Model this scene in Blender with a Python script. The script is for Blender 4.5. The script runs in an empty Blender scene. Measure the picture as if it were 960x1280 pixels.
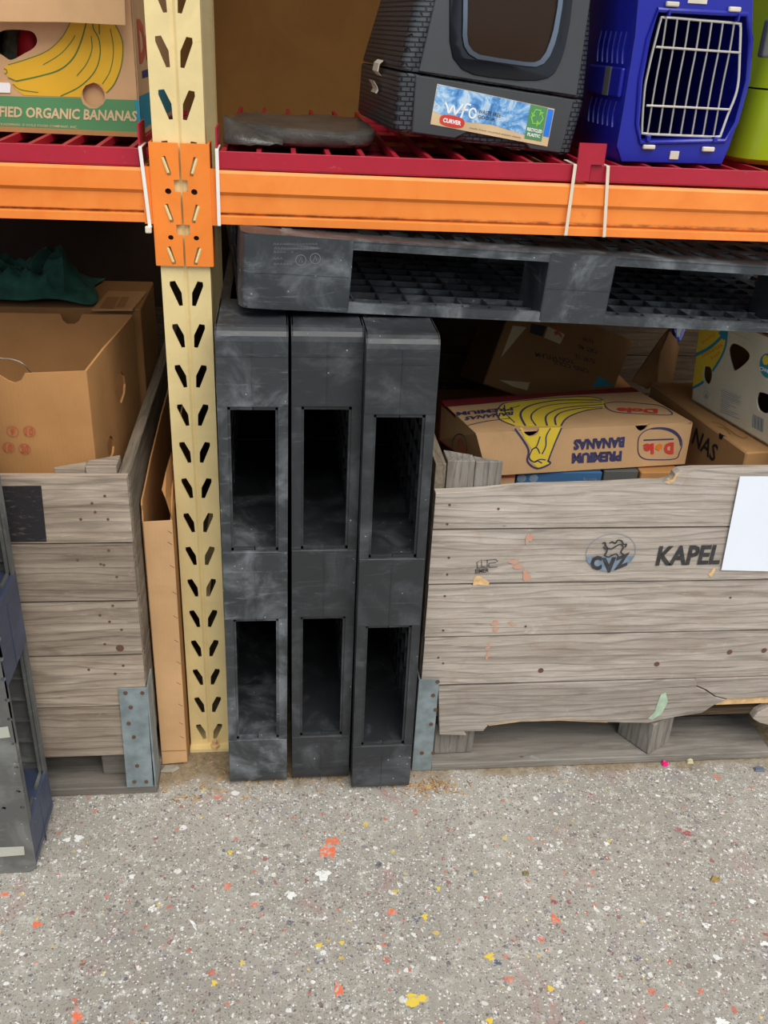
import bpy, bmesh, math, random
from mathutils import Vector, Matrix
from mathutils.geometry import tessellate_polygon
random.seed(7)
C = bpy.context.scene.collection
sc = bpy.context.scene

# ------------------------------------------------------------------ camera, world, light, exposure
F = 1160.0
YAW, PITCH, ROLL = 0.1276, 0.4798, 0.0528
CAM = Vector((0.1551, -1.6217, 1.4395))
_f = Vector((math.sin(YAW)*math.cos(PITCH), math.cos(YAW)*math.cos(PITCH), -math.sin(PITCH)))
_r = Vector((math.cos(YAW), -math.sin(YAW), 0)); _u = _r.cross(_f)
RT = _r*math.cos(ROLL) + _u*math.sin(ROLL); UP = -_r*math.sin(ROLL) + _u*math.cos(ROLL)
cd = bpy.data.cameras.new('camera'); cam = bpy.data.objects.new('camera', cd); C.objects.link(cam)
cam.matrix_world = Matrix(((RT.x, UP.x, -_f.x, CAM.x), (RT.y, UP.y, -_f.y, CAM.y), (RT.z, UP.z, -_f.z, CAM.z), (0, 0, 0, 1)))
cd.sensor_fit = 'VERTICAL'; cd.sensor_height = 24; cd.lens = F/1280*24; cd.clip_start = 0.05
sc.camera = cam

world = bpy.data.worlds.new('sky'); sc.world = world; world.use_nodes = True
wn = world.node_tree; wb = wn.nodes['Background']
wb.inputs['Color'].default_value = (0.80, 0.90, 1.0, 1); wb.inputs['Strength'].default_value = 0.85
sd = bpy.data.lights.new('sun', 'SUN'); sd.energy = 2.6; sd.angle = math.radians(45); sd.color = (1, 0.95, 0.86)
so = bpy.data.objects.new('sun', sd); C.objects.link(so)
so.rotation_euler = Vector((-0.22, 0.62, -0.92)).to_track_quat('-Z', 'Y').to_euler(); so.location = (2, -4, 5)
sc.view_settings.view_transform = 'Standard'; sc.view_settings.look = 'None'
sc.view_settings.gamma = 1; sc.view_settings.exposure = 0.16; sc.view_settings.use_curve_mapping = False

# ------------------------------------------------------------------ helpers
def ray(px, py):
    return RT*((px-480)/F) + UP*((640-py)/F) + _f
class Plane:
    def __init__(s, o, ex, ey):
        s.o = Vector(o); s.ex = Vector(ex).normalized(); s.n = s.ex.cross(Vector(ey)).normalized(); s.ey = s.n.cross(s.ex)
    def px(s, x, y):
        d = ray(x, y); t = (s.o-CAM).dot(s.n)/d.dot(s.n); q = CAM+d*t-s.o
        return (q.dot(s.ex), q.dot(s.ey))
    def p3(s, x, y): return s.at(*s.px(x, y))
    def at(s, u, v, w=0): return s.o + s.ex*u + s.ey*v + s.n*w
def YP(y): return Plane((0, y, 0), (1, 0, 0), (0, 0, 1))      # upright plane facing the viewer side
def ZP(z): return Plane((0, 0, z), (1, 0, 0), (0, 1, 0))      # level plane facing up
def XP(x): return Plane((x, 0, 0), (0, 1, 0), (0, 0, 1))      # upright plane facing +x
def XN(x): return Plane((x, 0, 0), (0, -1, 0), (0, 0, 1))     # upright plane facing -x
def rot(yaw, tx, ty):
    return (Matrix.Rotation(math.radians(yaw), 3, 'Z') @ Matrix.Rotation(math.radians(ty), 3, 'Y') @ Matrix.Rotation(math.radians(tx), 3, 'X'))

class MB:
    def __init__(s): s.v = []; s.f = []
    def add(s, v, f):
        n = len(s.v); s.v += [Vector(a) for a in v]; s.f += [tuple(i+n for i in q) for q in f]; return s
    def hexa(s, p):   # 8 points: bottom 4 ccw, top 4 ccw
        return s.add(p, [(3, 2, 1, 0), (4, 5, 6, 7), (0, 1, 5, 4), (1, 2, 6, 5), (2, 3, 7, 6), (3, 0, 4, 7)])
    def box(s, x0, x1, y0, y1, z0, z1, m=None):
        p = [Vector(a) for a in ((x0, y0, z0), (x1, y0, z0), (x1, y1, z0), (x0, y1, z0), (x0, y0, z1), (x1, y0, z1), (x1, y1, z1), (x0, y1, z1))]
        return s.hexa([m(a) for a in p] if m else p)
    def plate(s, pl, outer, holes=(), w0=0, w1=0.003):
        rings = [list(outer)] + [list(h) for h in holes]
        flat = [q for r in rings for q in r]; n = len(flat)
        tri = tessellate_polygon([[Vector((a, b, 0)) for a, b in r] for r in rings])
        v = [pl.at(a, b, w1) for a, b in flat] + [pl.at(a, b, w0) for a, b in flat]
        f = [tuple(t) for t in tri] + [tuple(i+n for i in reversed(t)) for t in tri]
        k = 0
        for r in rings:
            m = len(r)
            for i in range(m): a, b = k+i, k+(i+1) % m; f.append((a, b, b+n, a+n))
            k += m
        return s.add(v, f)
    def flat(s, pl, poly, w=0.0006):
        tri = tessellate_polygon([[Vector((a, b, 0)) for a, b in poly]])
        return s.add([pl.at(a, b, w) for a, b in poly], [tuple(t) for t in tri])
    def stroke(s, pl, pts, wid, w=0.0008, closed=False, px=True):
        q = [pl.px(*a) for a in pts] if px else list(pts)
        n = len(q); L = []; Rr = []
        for i in range(n):
            a = q[i-1] if (i or closed) else q[0]; b = q[(i+1) % n] if (i < n-1 or closed) else q[-1]
            d = Vector((b[0]-a[0], b[1]-a[1]))
            if d.length < 1e-9: d = Vector((1, 0))
            d.normalize(); ww = wid if not callable(wid) else wid(i/(n-1))
            L.append((q[i][0]-d.y*ww/2, q[i][1]+d.x*ww/2)); Rr.append((q[i][0]+d.y*ww/2, q[i][1]-d.x*ww/2))
        v = [pl.at(a, b, w) for a, b in L+Rr]
        m = n if closed else n-1
        return s.add(v, [(i, (i+1) % n, n+(i+1) % n, n+i) for i in range(m)])
    def tube(s, pts, r, seg=8, closed=False):
        pts = [Vector(p) for p in pts]; n = len(pts); k0 = len(s.v); up = None
        for i, p in enumerate(pts):
            a = pts[i-1] if (i or closed) else pts[0]; b = pts[(i+1) % n] if (i < n-1 or closed) else pts[-1]
            d = (b-a).normalized()
            if up is None: up = d.orthogonal().normalized()
            x = (up - d*up.dot(d)).normalized(); up = x; y = d.cross(x)
            rr = r(i/(n-1)) if callable(r) else r
            for j in range(seg):
                t = 2*math.pi*j/seg; s.v.append(p+(x*math.cos(t)+y*math.sin(t))*rr)
        for i in range(n if closed else n-1):
            for j in range(seg):
                a = k0+i*seg+j; b = k0+i*seg+(j+1) % seg; c = k0+((i+1) % n)*seg+(j+1) % seg; e = k0+((i+1) % n)*seg+j
                s.f.append((a, b, c, e))
        if not closed:
            s.f.append(tuple(k0+j for j in range(seg))[::-1]); s.f.append(tuple(k0+(n-1)*seg+j for j in range(seg)))
        return s
    def text(s, pl, txt, BL, BR, TL, w=0.0008, bold=0.0, px=True, shear=0.0):
        v, f = text2d(txt, bold, shear)
        if px: BL, BR, TL = pl.px(*BL), pl.px(*BR), pl.px(*TL)
        o = Vector(BL); ex = Vector(BR)-o; ey = Vector(TL)-o
        return s.add([pl.at(*(o+ex*a+ey*b), w) for a, b in v], f)
    def build(s, name, mat, parent=None, bevel=0, smooth=False, seg=1, normals=True):
        me = bpy.data.meshes.new(name)
        off = wloc(parent) if parent else Vector((0, 0, 0))
        me.from_pydata([tuple(a-off) for a in s.v], [], s.f)
        bm = bmesh.new(); bm.from_mesh(me)
        if normals: bmesh.ops.recalc_face_normals(bm, faces=bm.faces)
        if bevel:
            ed = [e for e in bm.edges if len(e.link_faces) == 2 and e.calc_face_angle(0) > 0.5]
            bmesh.ops.bevel(bm, geom=ed, offset=bevel, segments=seg, affect='EDGES', profile=0.5, clamp_overlap=True)
        if smooth:
            for f in bm.faces: f.smooth = True
            for e in bm.edges:
                if len(e.link_faces) == 2 and e.calc_face_angle(0) > 0.7: e.smooth = False
        bm.to_mesh(me); bm.free()
        me.materials.append(mat)
        o = bpy.data.objects.new(name, me); C.objects.link(o)
        if parent: o.parent = parent
        return o
def wloc(o):
    p = Vector((0, 0, 0))
    while o: p = p+o.location; o = o.parent
    return p
_tc = {}
def text2d(txt, bold, shear):
    k = (txt, bold, shear)
    if k in _tc: return _tc[k]
    cu = bpy.data.curves.new('t', 'FONT'); cu.body = txt; cu.resolution_u = 2; cu.offset = bold; cu.shear = shear; cu.size = 1
    o = bpy.data.objects.new('t', cu); C.objects.link(o)
    dg = bpy.context.evaluated_depsgraph_get(); me = o.evaluated_get(dg).to_mesh()
    v = [(a.co.x, a.co.y) for a in me.vertices]; f = [tuple(p.vertices) for p in me.polygons]
    o.evaluated_get(dg).to_mesh_clear(); bpy.data.objects.remove(o); bpy.data.curves.remove(cu)
    x0 = min(a[0] for a in v); x1 = max(a[0] for a in v); y0 = min(a[1] for a in v); y1 = max(a[1] for a in v)
    v = [((a-x0)/(x1-x0), (b-y0)/(y1-y0)) for a, b in v]
    _tc[k] = (v, f); return v, f
def catmull(p, k=6, closed=False):
    n = len(p); out = []
    for i in range(n if closed else n-1):
        g = lambda j: p[j % n] if closed else p[max(0, min(n-1, j))]
        a, b, c, d = g(i-1), g(i), g(i+1), g(i+2)
        for s in range(k):
            t = s/k
            out.append(tuple(0.5*(2*b[m]+(c[m]-a[m])*t+(2*a[m]-5*b[m]+4*c[m]-d[m])*t*t+(3*b[m]-a[m]-3*c[m]+d[m])*t**3) for m in range(len(b))))
    if not closed: out.append(tuple(p[-1]))
    return out
def thing(name, label, cat, loc=(0, 0, 0), group=None):
    o = bpy.data.objects.new(name, None); C.objects.link(o); o.empty_display_size = 0.05
    o.location = loc; o['label'] = label; o['category'] = cat
    if group: o['group'] = group
    return o
def tag(o, label, cat, group=None):
    o['label'] = label; o['category'] = cat
    if group: o['group'] = group
    return o
def struct(o): o['kind'] = 'structure'; return o
def circ(cx, cy, rx, ry=None, n=16, a0=0):
    ry = ry or rx
    return [(cx+rx*math.cos(a0+2*math.pi*i/n), cy+ry*math.sin(a0+2*math.pi*i/n)) for i in range(n)]
def rrect(x0, x1, y0, y1, r, n=4):
    o = []
    for cx, cy, a in ((x1-r, y1-r, 0), (x0+r, y1-r, 90), (x0+r, y0+r, 180), (x1-r, y0+r, 270)):
        for i in range(n+1): t = math.radians(a+90*i/n); o.append((cx+r*math.cos(t), cy+r*math.sin(t)))
    return o

# ------------------------------------------------------------------ materials
def lin(c):
    return tuple(((x/255)/12.92 if x/255 <= 0.04045 else ((x/255+0.055)/1.055)**2.4) for x in c)+(1,)
class NT:
    def __init__(s, name, rough=0.6, metal=0.0, spec=0.5):
        s.m = bpy.data.materials.new(name); s.m.use_nodes = True; s.t = s.m.node_tree; s.b = s.t.nodes['Principled BSDF']
        s.b.inputs['Roughness'].default_value = rough; s.b.inputs['Metallic'].default_value = metal
        s.b.inputs['Specular IOR Level'].default_value = spec
    def n(s, ty, **kw):
        nd = s.t.nodes.new(ty)
        for k, v in kw.items():
            if k[0] == '_': setattr(nd, k[1:], v)
            else: nd.inputs[k.replace('_', ' ')].default_value = v
        return nd
    def l(s, a, b): s.t.links.new(a, b)
    def coord(s, scale=(1, 1, 1), rnd=False):
        tc = s.n('ShaderNodeTexCoord'); mp = s.n('ShaderNodeMapping'); mp.inputs['Scale'].default_value = scale
        s.l(tc.outputs['Object'], mp.inputs['Vector'])
        if rnd:
            oi = s.n('ShaderNodeObjectInfo'); mm = s.n('ShaderNodeMath', _operation='MULTIPLY'); mm.inputs[1].default_value = 37.0
            s.l(oi.outputs['Random'], mm.inputs[0]); s.l(mm.outputs[0], mp.inputs['Location'])
        return mp.outputs[0]
    def noise(s, vec, scale, detail=4, rough=0.55, dist=0):
        nd = s.n('ShaderNodeTexNoise'); nd.inputs['Scale'].default_value = scale; nd.inputs['Detail'].default_value = detail
        nd.inputs['Roughness'].default_value = rough; nd.inputs['Distortion'].default_value = dist; s.l(vec, nd.inputs['Vector']); return nd.outputs['Fac']
    def ramp(s, fac, stops, interp='LINEAR'):
        r = s.n('ShaderNodeValToRGB'); r.color_ramp.interpolation = interp; e = r.color_ramp.elements
        e[0].position, e[0].color = stops[0]; e[1].position, e[1].color = stops[1]
        for p, c in stops[2:]: k = e.new(p); k.color = c
        s.l(fac, r.inputs[0]); return r.outputs[0]
    def mask(s, fac, a, b):
        m = s.n('ShaderNodeMapRange', _interpolation_type='SMOOTHSTEP'); m.inputs[1].default_value = a; m.inputs[2].default_value = b
        s.l(fac, m.inputs[0]); return m.outputs[0]
    def math(s, op, a, b=None):
        m = s.n('ShaderNodeMath', _operation=op)
        for i, x in enumerate((a, b)):
            if x is None: continue
            if isinstance(x, (int, float)): m.inputs[i].default_value = x
            else: s.l(x, m.inputs[i])
        return m.outputs[0]
    def mix(s, fac, a, b):
        m = s.n('ShaderNodeMix', _data_type='RGBA')
        for i, x in ((0, fac), (6, a), (7, b)):
            if isinstance(x, (int, float)): m.inputs[i].default_value = x
            elif isinstance(x, tuple): m.inputs[i].default_value = x
            else: s.l(x, m.inputs[i])
        return m.outputs[2]
    def bump(s, h, strength=0.3, dist=0.002):
        b = s.n('ShaderNodeBump'); b.inputs['Strength'].default_value = strength; b.inputs['Distance'].default_value = dist
        s.l(h, b.inputs['Height']); s.l(b.outputs[0], s.b.inputs['Normal'])
    def col(s, c): s.l(c, s.b.inputs['Base Color']); return s.m

def simple(name, c, rough=0.6, metal=0.0, var=0.12, scale=12, spec=0.4, bump=0.1):
    t = NT(name, rough, metal, spec); v = t.coord()
    a = tuple(min(1, x*(1+var)) for x in lin(c)[:3])+(1,); b = tuple(x*(1-var) for x in lin(c)[:3])+(1,)
    n = t.noise(v, scale, 5); 
    if bump: t.bump(t.noise(v, scale*12, 3), bump, 0.001)
    return t.col(t.ramp(n, [(0.35, b), (0.65, a)]))

def mat_plastic(name, base, dust, amount=0.5):
    t = NT(name, 0.42, 0, 0.5); v = t.coord(rnd=True)
    n = t.noise(v, 9, 6, 0.65, 0.6); fine = t.noise(v, 90, 4, 0.7); vs = t.coord((2, 2, 14), rnd=True)
    st = t.noise(vs, 6, 5, 0.7, 1.0)
    m1 = t.math('MULTIPLY', t.mask(n, 0.45, 0.75), amount); m2 = t.math('MULTIPLY', t.mask(st, 0.55, 0.72), amount*0.5)
    c = t.mix(t.math('ADD', m1, m2), lin(base), lin(dust))
    vo = t.n('ShaderNodeTexVoronoi', Scale=70.0); t.l(v, vo.inputs['Vector'])
    sp = t.math('MULTIPLY', t.math('LESS_THAN', vo.outputs['Distance'], 0.09), t.math('GREATER_THAN', n, 0.55))
    c = t.mix(t.math('MULTIPLY', sp, 0.7), c, lin((190, 188, 175)))
    r = t.mask(n, 0.2, 0.9); rr = t.math('ADD', t.math('MULTIPLY', r, 0.35), 0.33); t.l(rr, t.b.inputs['Roughness'])
    t.bump(fine, 0.15, 0.0008); return t.col(c)

def mat_wood(name, light, dark, grain=1.0, axis='x', pink=0.0, wear=0.5):
    t = NT(name, 0.85, 0, 0.2)
    sc_ = {'x': (1.2, 9, 9), 'y': (9, 1.2, 9), 'z': (9, 9, 1.2)}[axis]
    v = t.coord(sc_, rnd=True); v0 = t.coord(rnd=True)
    warp = t.noise(v0, 4, 2)
    n1 = t.noise(v, 3.2, 6, 0.6, 1.1); n2 = t.noise(v, 16, 5, 0.7, 0.6)
    sb = {'x': (3, 60, 60), 'y': (60, 3, 60), 'z': (60, 60, 3)}[axis]
    n3 = t.noise(t.coord(sb, rnd=True), 3, 4, 0.7, 0.4)
    ring = t.n('ShaderNodeTexWave', _wave_type='BANDS', _bands_direction={'x': 'Z', 'y': 'X', 'z': 'X'}[axis]); 
    ring.inputs['Scale'].default_value = 2.1; ring.inputs['Distortion'].default_value = 14; ring.inputs['Detail'].default_value = 2; ring.inputs['Detail Scale'].default_value = 0.9
    t.l(v, ring.inputs['Vector'])
    c = t.ramp(n1, [(0.25, lin(dark)), (0.7, lin(light))])
    fine1 = t.noise(t.coord({'x': (2.2, 42, 42), 'y': (42, 2.2, 42), 'z': (42, 42, 2.2)}[axis], rnd=True), 2.6, 5, 0.68, 0.9)
    c = t.mix(t.math('MULTIPLY', t.mask(fine1, 0.46, 0.66), 0.34*grain), c, lin(tuple(int(x*0.80) for x in dark)))
    c = t.mix(t.math('MULTIPLY', t.mask(t.math('SUBTRACT', 1.0, fine1), 0.55, 0.75), 0.40), c, lin(tuple(min(255, int(x*1.10)) for x in light)))
    c = t.mix(t.math('MULTIPLY', t.mask(ring.outputs['Fac'], 0.80, 1.0), 0.34*grain), c, lin(tuple(int(x*0.55) for x in dark)))
    c = t.mix(t.math('MULTIPLY', t.mask(n3, 0.60, 0.74), 0.55*grain), c, lin(tuple(int(x*0.62) for x in dark)))
    c = t.mix(t.math('MULTIPLY', t.mask(n2, 0.55, 0.75), 0.35), c, lin(tuple(min(255, int(x*1.17)) for x in light)))
    vk = t.n('ShaderNodeTexVoronoi', Scale=1.4); t.l(t.coord({'x': (5, 9, 9), 'y': (9, 5, 9), 'z': (9, 9, 5)}[axis], rnd=True), vk.inputs['Vector'])
    c = t.mix(t.math('MULTIPLY', t.mask(t.math('SUBTRACT', 0.055, vk.outputs['Distance']), 0.0, 0.03), 0.75), c, lin((78, 60, 48)))
    c = t.mix(t.math('MULTIPLY', t.mask(t.noise(v0, 7, 5, 0.7, 1.2), 0.54, 0.72), wear*0.55), c, lin((140, 112, 92)))
    c = t.mix(t.math('MULTIPLY', t.mask(t.noise(v0, 26, 5, 0.8, 1.0), 0.62, 0.72), wear*0.5), c, lin((206, 198, 190)))
    oi = t.n('ShaderNodeObjectInfo'); hv = t.n('ShaderNodeHueSaturation'); t.l(c, hv.inputs['Color'])
    t.l(t.math('ADD', t.math('MULTIPLY', oi.outputs['Random'], 0.28), 0.86), hv.inputs['Value'])
    t.bump(t.math('ADD', n3, t.math('MULTIPLY', ring.outputs['Fac'], 0.3)), 0.45, 0.002)
    return t.col(hv.outputs[0])

def mat_card(name, c, rib=True, dirt=0.3):
    t = NT(name, 0.8, 0, 0.2); v = t.coord(); n = t.noise(v, 7, 5, 0.6); f = t.noise(v, 120, 3)
    a = tuple(x*1.08 for x in lin(c)[:3])+(1,); b = tuple(x*0.85 for x in lin(c)[:3])+(1,)
    col = t.ramp(n, [(0.3, b), (0.7, a)])
    col = t.mix(t.math('MULTIPLY', t.mask(t.noise(v, 3, 4, 0.7, 1), 0.58, 0.75), dirt), col, lin(tuple(int(x*0.72) for x in c)))
    w = t.n('ShaderNodeTexWave', _bands_direction='X'); w.inputs['Scale'].default_value = 45; t.l(v, w.inputs['Vector'])
    t.bump(t.math('ADD', t.math('MULTIPLY', w.outputs['Fac'], 0.5), f), 0.12, 0.0012)
    return t.col(col)

def mat_floor():
    t = NT('paint_flecked_concrete', 0.82, 0, 0.3); v = t.coord()
    n0 = t.noise(v, 2.2, 5, 0.6); n1 = t.noise(v, 40, 6, 0.7); n2 = t.noise(v, 260, 3, 0.6)
    c = t.ramp(n0, [(0.3, lin((143, 137, 127))), (0.7, lin((170, 164, 154)))])
    c = t.mix(t.math('MULTIPLY', t.mask(n1, 0.50, 0.66), 0.55), c, lin((204, 200, 193)))
    c = t.mix(t.math('MULTIPLY', t.mask(n2, 0.52, 0.66), 0.5), c, lin((116, 110, 102)))
    # reddish and violet stained areas
    c = t.mix(t.math('MULTIPLY', t.mask(t.noise(t.coord((1.3, 1, 1)), 5.5, 5, 0.7, 1.0), 0.56, 0.72), 0.48), c, lin((160, 118, 114)))
    vv = t.n('ShaderNodeVectorMath', _operation='ADD'); vv.inputs[1].default_value = (5.3, 2.1, 0); t.l(v, vv.inputs[0])
    c = t.mix(t.math('MULTIPLY', t.mask(t.noise(vv.outputs[0], 5.5, 5, 0.72, 0.8), 0.57, 0.72), 0.45), c, lin((120, 114, 128)))
    cols = [((236, 236, 232), (238, 238, 236), (230, 226, 220), (226, 222, 216)), ((104, 98, 92), (96, 70, 66), (110, 110, 118), (70, 74, 92)),
            ((210, 110, 80), (196, 86, 62), (150, 66, 60), (214, 182, 70)), ((236, 236, 232), (222, 218, 210), (210, 200, 190), (240, 240, 238))]
    specs = [(75, 0.19, 0.13, 0, 0.0), (120, 0.22, 0.18, 1, 3.7), (52, 0.15, 0.10, 2, 9.1), (200, 0.27, 0.24, 3, 6.3), (30, 0.12, 0.07, 0, 12.2), (40, 0.14, 0.08, 1, 15.2), (24, 0.10, 0.06, 2, 21.0), (230, 0.28, 0.32, 1, 17.7)]
    wv = t.n('ShaderNodeTexNoise'); wv.inputs['Scale'].default_value = 60; t.l(v, wv.inputs['Vector'])
    for scale, rad, prob, ci, off in specs:
        a = t.n('ShaderNodeVectorMath', _operation='MULTIPLY_ADD'); a.inputs[1].default_value = (0.014,)*3; a.inputs[2].default_value = (0, 0, 0)
        t.l(wv.outputs['Color'], a.inputs[0]); b = t.n('ShaderNodeVectorMath', _operation='ADD'); t.l(a.outputs[0], b.inputs[0]); t.l(v, b.inputs[1])
        mp = t.n('ShaderNodeMapping'); mp.inputs['Location'].default_value = (off, off*0.7, 0); mp.inputs['Scale'].default_value = (1, 1, 0); t.l(b.outputs[0], mp.inputs['Vector'])
        vo = t.n('ShaderNodeTexVoronoi', Scale=float(scale)); vo.voronoi_dimensions = '2D'; t.l(mp.outputs[0], vo.inputs['Vector'])
        s = t.n('ShaderNodeSeparateColor'); t.l(vo.outputs['Color'], s.inputs[0])
        clump = t.math('ADD', t.math('MULTIPLY', t.noise(mp.outputs[0], 4, 3), 1.4), -0.2)
        m = t.math('MULTIPLY', t.math('LESS_THAN', t.math('MULTIPLY', vo.outputs['Distance'], t.math('ADD', s.outputs[2], 0.55)), rad), t.math('LESS_THAN', s.outputs[0], t.math('MULTIPLY', clump, prob*2)))
        k = cols[ci]
        cc = t.ramp(s.outputs[1], [(0, lin(k[0])), (0.3, lin(k[1])), (0.6, lin(k[2])), (0.8, lin(k[3]))], 'CONSTANT')
        c = t.mix(t.math('MULTIPLY', m, 0.66), c, cc)
    # brown dirt that gathers along the rack foot and behind it
    sx = t.n('ShaderNodeSeparateXYZ'); t.l(v, sx.inputs[0])
    edge = t.math('ADD', sx.outputs[1], t.math('MULTIPLY', t.noise(v, 14, 5), 0.14))
    dc = t.ramp(t.noise(v, 55, 6, 0.75), [(0.3, lin((92, 76, 56))), (0.7, lin((160, 140, 108)))])
    c = t.mix(t.math('MULTIPLY', t.mask(edge, -0.075, -0.02), 0.9), c, dc)
    t.bump(t.math('ADD', n2, t.math('MULTIPLY', n1, 1.5)), 0.5, 0.0018)
    return t.col(c)

M = {}
M['floor'] = mat_floor()
M['black'] = mat_plastic('scuffed_black_plastic', (42, 44, 47), (112, 116, 120), 0.38)
M['dusty'] = mat_plastic('dusty_black_plastic', (50, 53, 56), (140, 144, 148), 0.62)
M['greyp'] = mat_plastic('worn_grey_plastic', (88, 88, 86), (140, 140, 136), 0.6)
M['bluegrey'] = mat_plastic('blue_grey_plastic', (58, 66, 88), (100, 108, 128), 0.5)
M['wood'] = mat_wood('weathered_grey_board', (186, 175, 164), (142, 130, 119))
M['woodl'] = mat_wood('weathered_brown_board', (178, 163, 147), (126, 110, 96))
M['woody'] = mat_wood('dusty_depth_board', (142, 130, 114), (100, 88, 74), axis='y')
M['woodi'] = mat_wood('shaded_inner_board', (92, 76, 60), (60, 48, 38))  # deep shade inside the crates put into the board colour
M['woodz'] = mat_wood('upright_grey_batten', (150, 144, 136), (104, 96, 88), axis='z')
M['skid'] = mat_wood('dirty_skid_board', (140, 134, 126), (98, 92, 86), 0.5)
M['fresh'] = simple('fresh_split_wood', (214, 176, 128), 0.8, var=0.2, scale=60)
M['card'] = mat_card('brown_cardboard', (178, 134, 88))
M['card2'] = mat_card('light_tan_cardboard', (206, 164, 120))
M['cardd'] = mat_card('dark_brown_cardboard', (150, 108, 66))
M['cardo'] = mat_card('ochre_cardboard', (184, 134, 84))
M['whitebox'] = mat_card('pale_cardboard', (216, 206, 180), dirt=0.1)
M['steel'] = simple('galvanised_steel', (138, 150, 154), 0.55, 0.35, 0.22, 30)
M['rust'] = simple('rusty_nail', (98, 70, 56), 0.7)
M['dark'] = simple('dark_hole', (26, 22, 20), 0.9, bump=0)
M['tie'] = simple('white_nylon', (236, 232, 224), 0.4, var=0.03)
M['tieb'] = simple('cream_nylon', (222, 208, 184), 0.45, var=0.04)
M['paper'] = simple('white_paper', (232, 236, 246), 0.7, var=0.01, bump=0)
M['ink_blue'] = simple('blue_ink', (62, 60, 98), 0.7, bump=0)
M['ink_red'] = simple('red_ink', (206, 62, 52), 0.7, bump=0)
M['ink_dred'] = simple('dark_red_ink', (132, 38, 44), 0.7, bump=0)
M['ink_fred'] = simple('faded_red_ink', (190, 92, 66), 0.7, bump=0)
M['ink_yel'] = simple('yellow_ink', (232, 200, 62), 0.7, var=0.05, bump=0)
M['ink_dyel'] = simple('golden_ink', (222, 172, 40), 0.7, var=0.05, bump=0)
M['ink_green'] = simple('green_ink', (84, 140, 92), 0.7, var=0.04, bump=0)
M['ink_dgreen'] = simple('dark_green_ink', (74, 116, 52), 0.7, bump=0)
M['ink_teal'] = simple('teal_ink', (48, 138, 158), 0.7, bump=0)
M['ink_black'] = simple('black_ink', (40, 38, 38), 0.7, bump=0)
M['ink_grey'] = simple('weathered_black_stencil', (58, 56, 56), 0.8, var=0.35, scale=80, bump=0)
M['ink_lblue'] = simple('faded_blue_stencil', (118, 134, 150), 0.8, var=0.2, scale=60, bump=0)
def worn_on(name, c, base, keep=0.5, sc_=95):
    t = NT(name, 0.85, 0, 0.2); n = t.noise(t.coord((1, 3, 3)), sc_, 6, 0.75, 0.5)
    return t.col(t.mix(t.mask(n, keep-0.10, keep+0.10), lin(base), lin(c)))
M['ink_orange'] = worn_on('orange_spray', (212, 138, 108), (172, 160, 148), .50, 60)
M['square'] = worn_on('weathered_black_paint', (46, 44, 46), (110, 102, 96), .36, 50)
M['ink_dorange'] = simple('orange_ink', (222, 120, 40), 0.7, bump=0)
M['ink_mint'] = simple('mint_paint_smear', (168, 188, 164), 0.8, var=0.15, scale=50, bump=0)
M['ink_tan'] = simple('unprinted_tan', (208, 182, 140), 0.8, bump=0)
M['ink_white'] = simple('white_ink', (238, 238, 236), 0.6, var=0.02, bump=0)
M['red'] = None

def mat_paint(name, c, scuff, rough=0.4, amt=0.5, rustc=(120, 66, 30), rust=0.3):
    t = NT(name, rough, 0, 0.5); v = t.coord(rnd=True); n = t.noise(v, 6, 5, 0.65, 0.8); f = t.noise(v, 45, 6, 0.75, 0.4)
    col = t.ramp(n, [(0.3, tuple(x*0.88 for x in lin(c)[:3])+(1,)), (0.7, tuple(min(1, x*1.1) for x in lin(c)[:3])+(1,))])
    col = t.mix(t.math('MULTIPLY', t.mask(f, 0.62, 0.70), amt), col, lin(scuff))
    g = t.noise(t.coord((1, 1, 5), rnd=True), 14, 6, 0.8, 1.5)
    col = t.mix(t.math('MULTIPLY', t.mask(g, 0.62, 0.76), rust), col, lin(rustc))
    t.bump(f, 0.15, 0.001); return t.col(col)
M['orange'] = mat_paint('orange_rack_paint', (244, 134, 48), (222, 108, 40), 0.42, 0.5, (104, 64, 40), 0.55)
t = NT('grimy_orange_beam_paint', 0.42); v = t.coord(); n = t.noise(v, 6, 5, 0.65, 0.8); f = t.noise(v, 60, 6, 0.75, 0.4)
col_ = t.ramp(n, [(0.3, lin((236, 124, 44))), (0.7, lin((248, 146, 62)))])
col_ = t.mix(t.math('MULTIPLY', t.mask(f, 0.62, 0.70), 0.35), col_, lin((214, 104, 40)))
sx_ = t.n('ShaderNodeSeparateXYZ'); t.l(v, sx_.inputs[0])
bd = t.math('SUBTRACT', 1.0, t.mask(t.math('ABSOLUTE', t.math('SUBTRACT', sx_.outputs[2], 0.0235)), 0.0005, 0.0045))
bd = t.math('MULTIPLY', bd, t.mask(t.noise(t.coord((14, 14, 40)), 2.2, 6, 0.75), 0.34, 0.62))
col_ = t.mix(t.math('MULTIPLY', bd, 0.8), col_, lin((112, 62, 40)))
sp_ = t.mask(t.noise(t.coord((3, 3, 9)), 16, 6, 0.8, 1.5), 0.66, 0.76); col_ = t.mix(t.math('MULTIPLY', sp_, 0.55), col_, lin((128, 72, 40)))
t.bump(f, 0.15, 0.001); M['orange_beam'] = t.col(col_)
M['red'] = mat_paint('crimson_deck_paint', (172, 28, 50), (196, 96, 104), 0.42, 0.5, (110, 16, 34), 0.5)
M['cream'] = mat_paint('cream_rack_paint', (230, 206, 148), (214, 186, 124), 0.5, 0.35, (168, 118, 54), 0.5)
M['wall'] = mat_paint('brown_hardboard', (146, 98, 38), (130, 84, 30), 0.8, 0.5, (84, 52, 24), 0.5)
M['blue'] = simple('glossy_blue_plastic', (28, 34, 150), 0.3, var=0.06, spec=0.5, bump=0.02)
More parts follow.
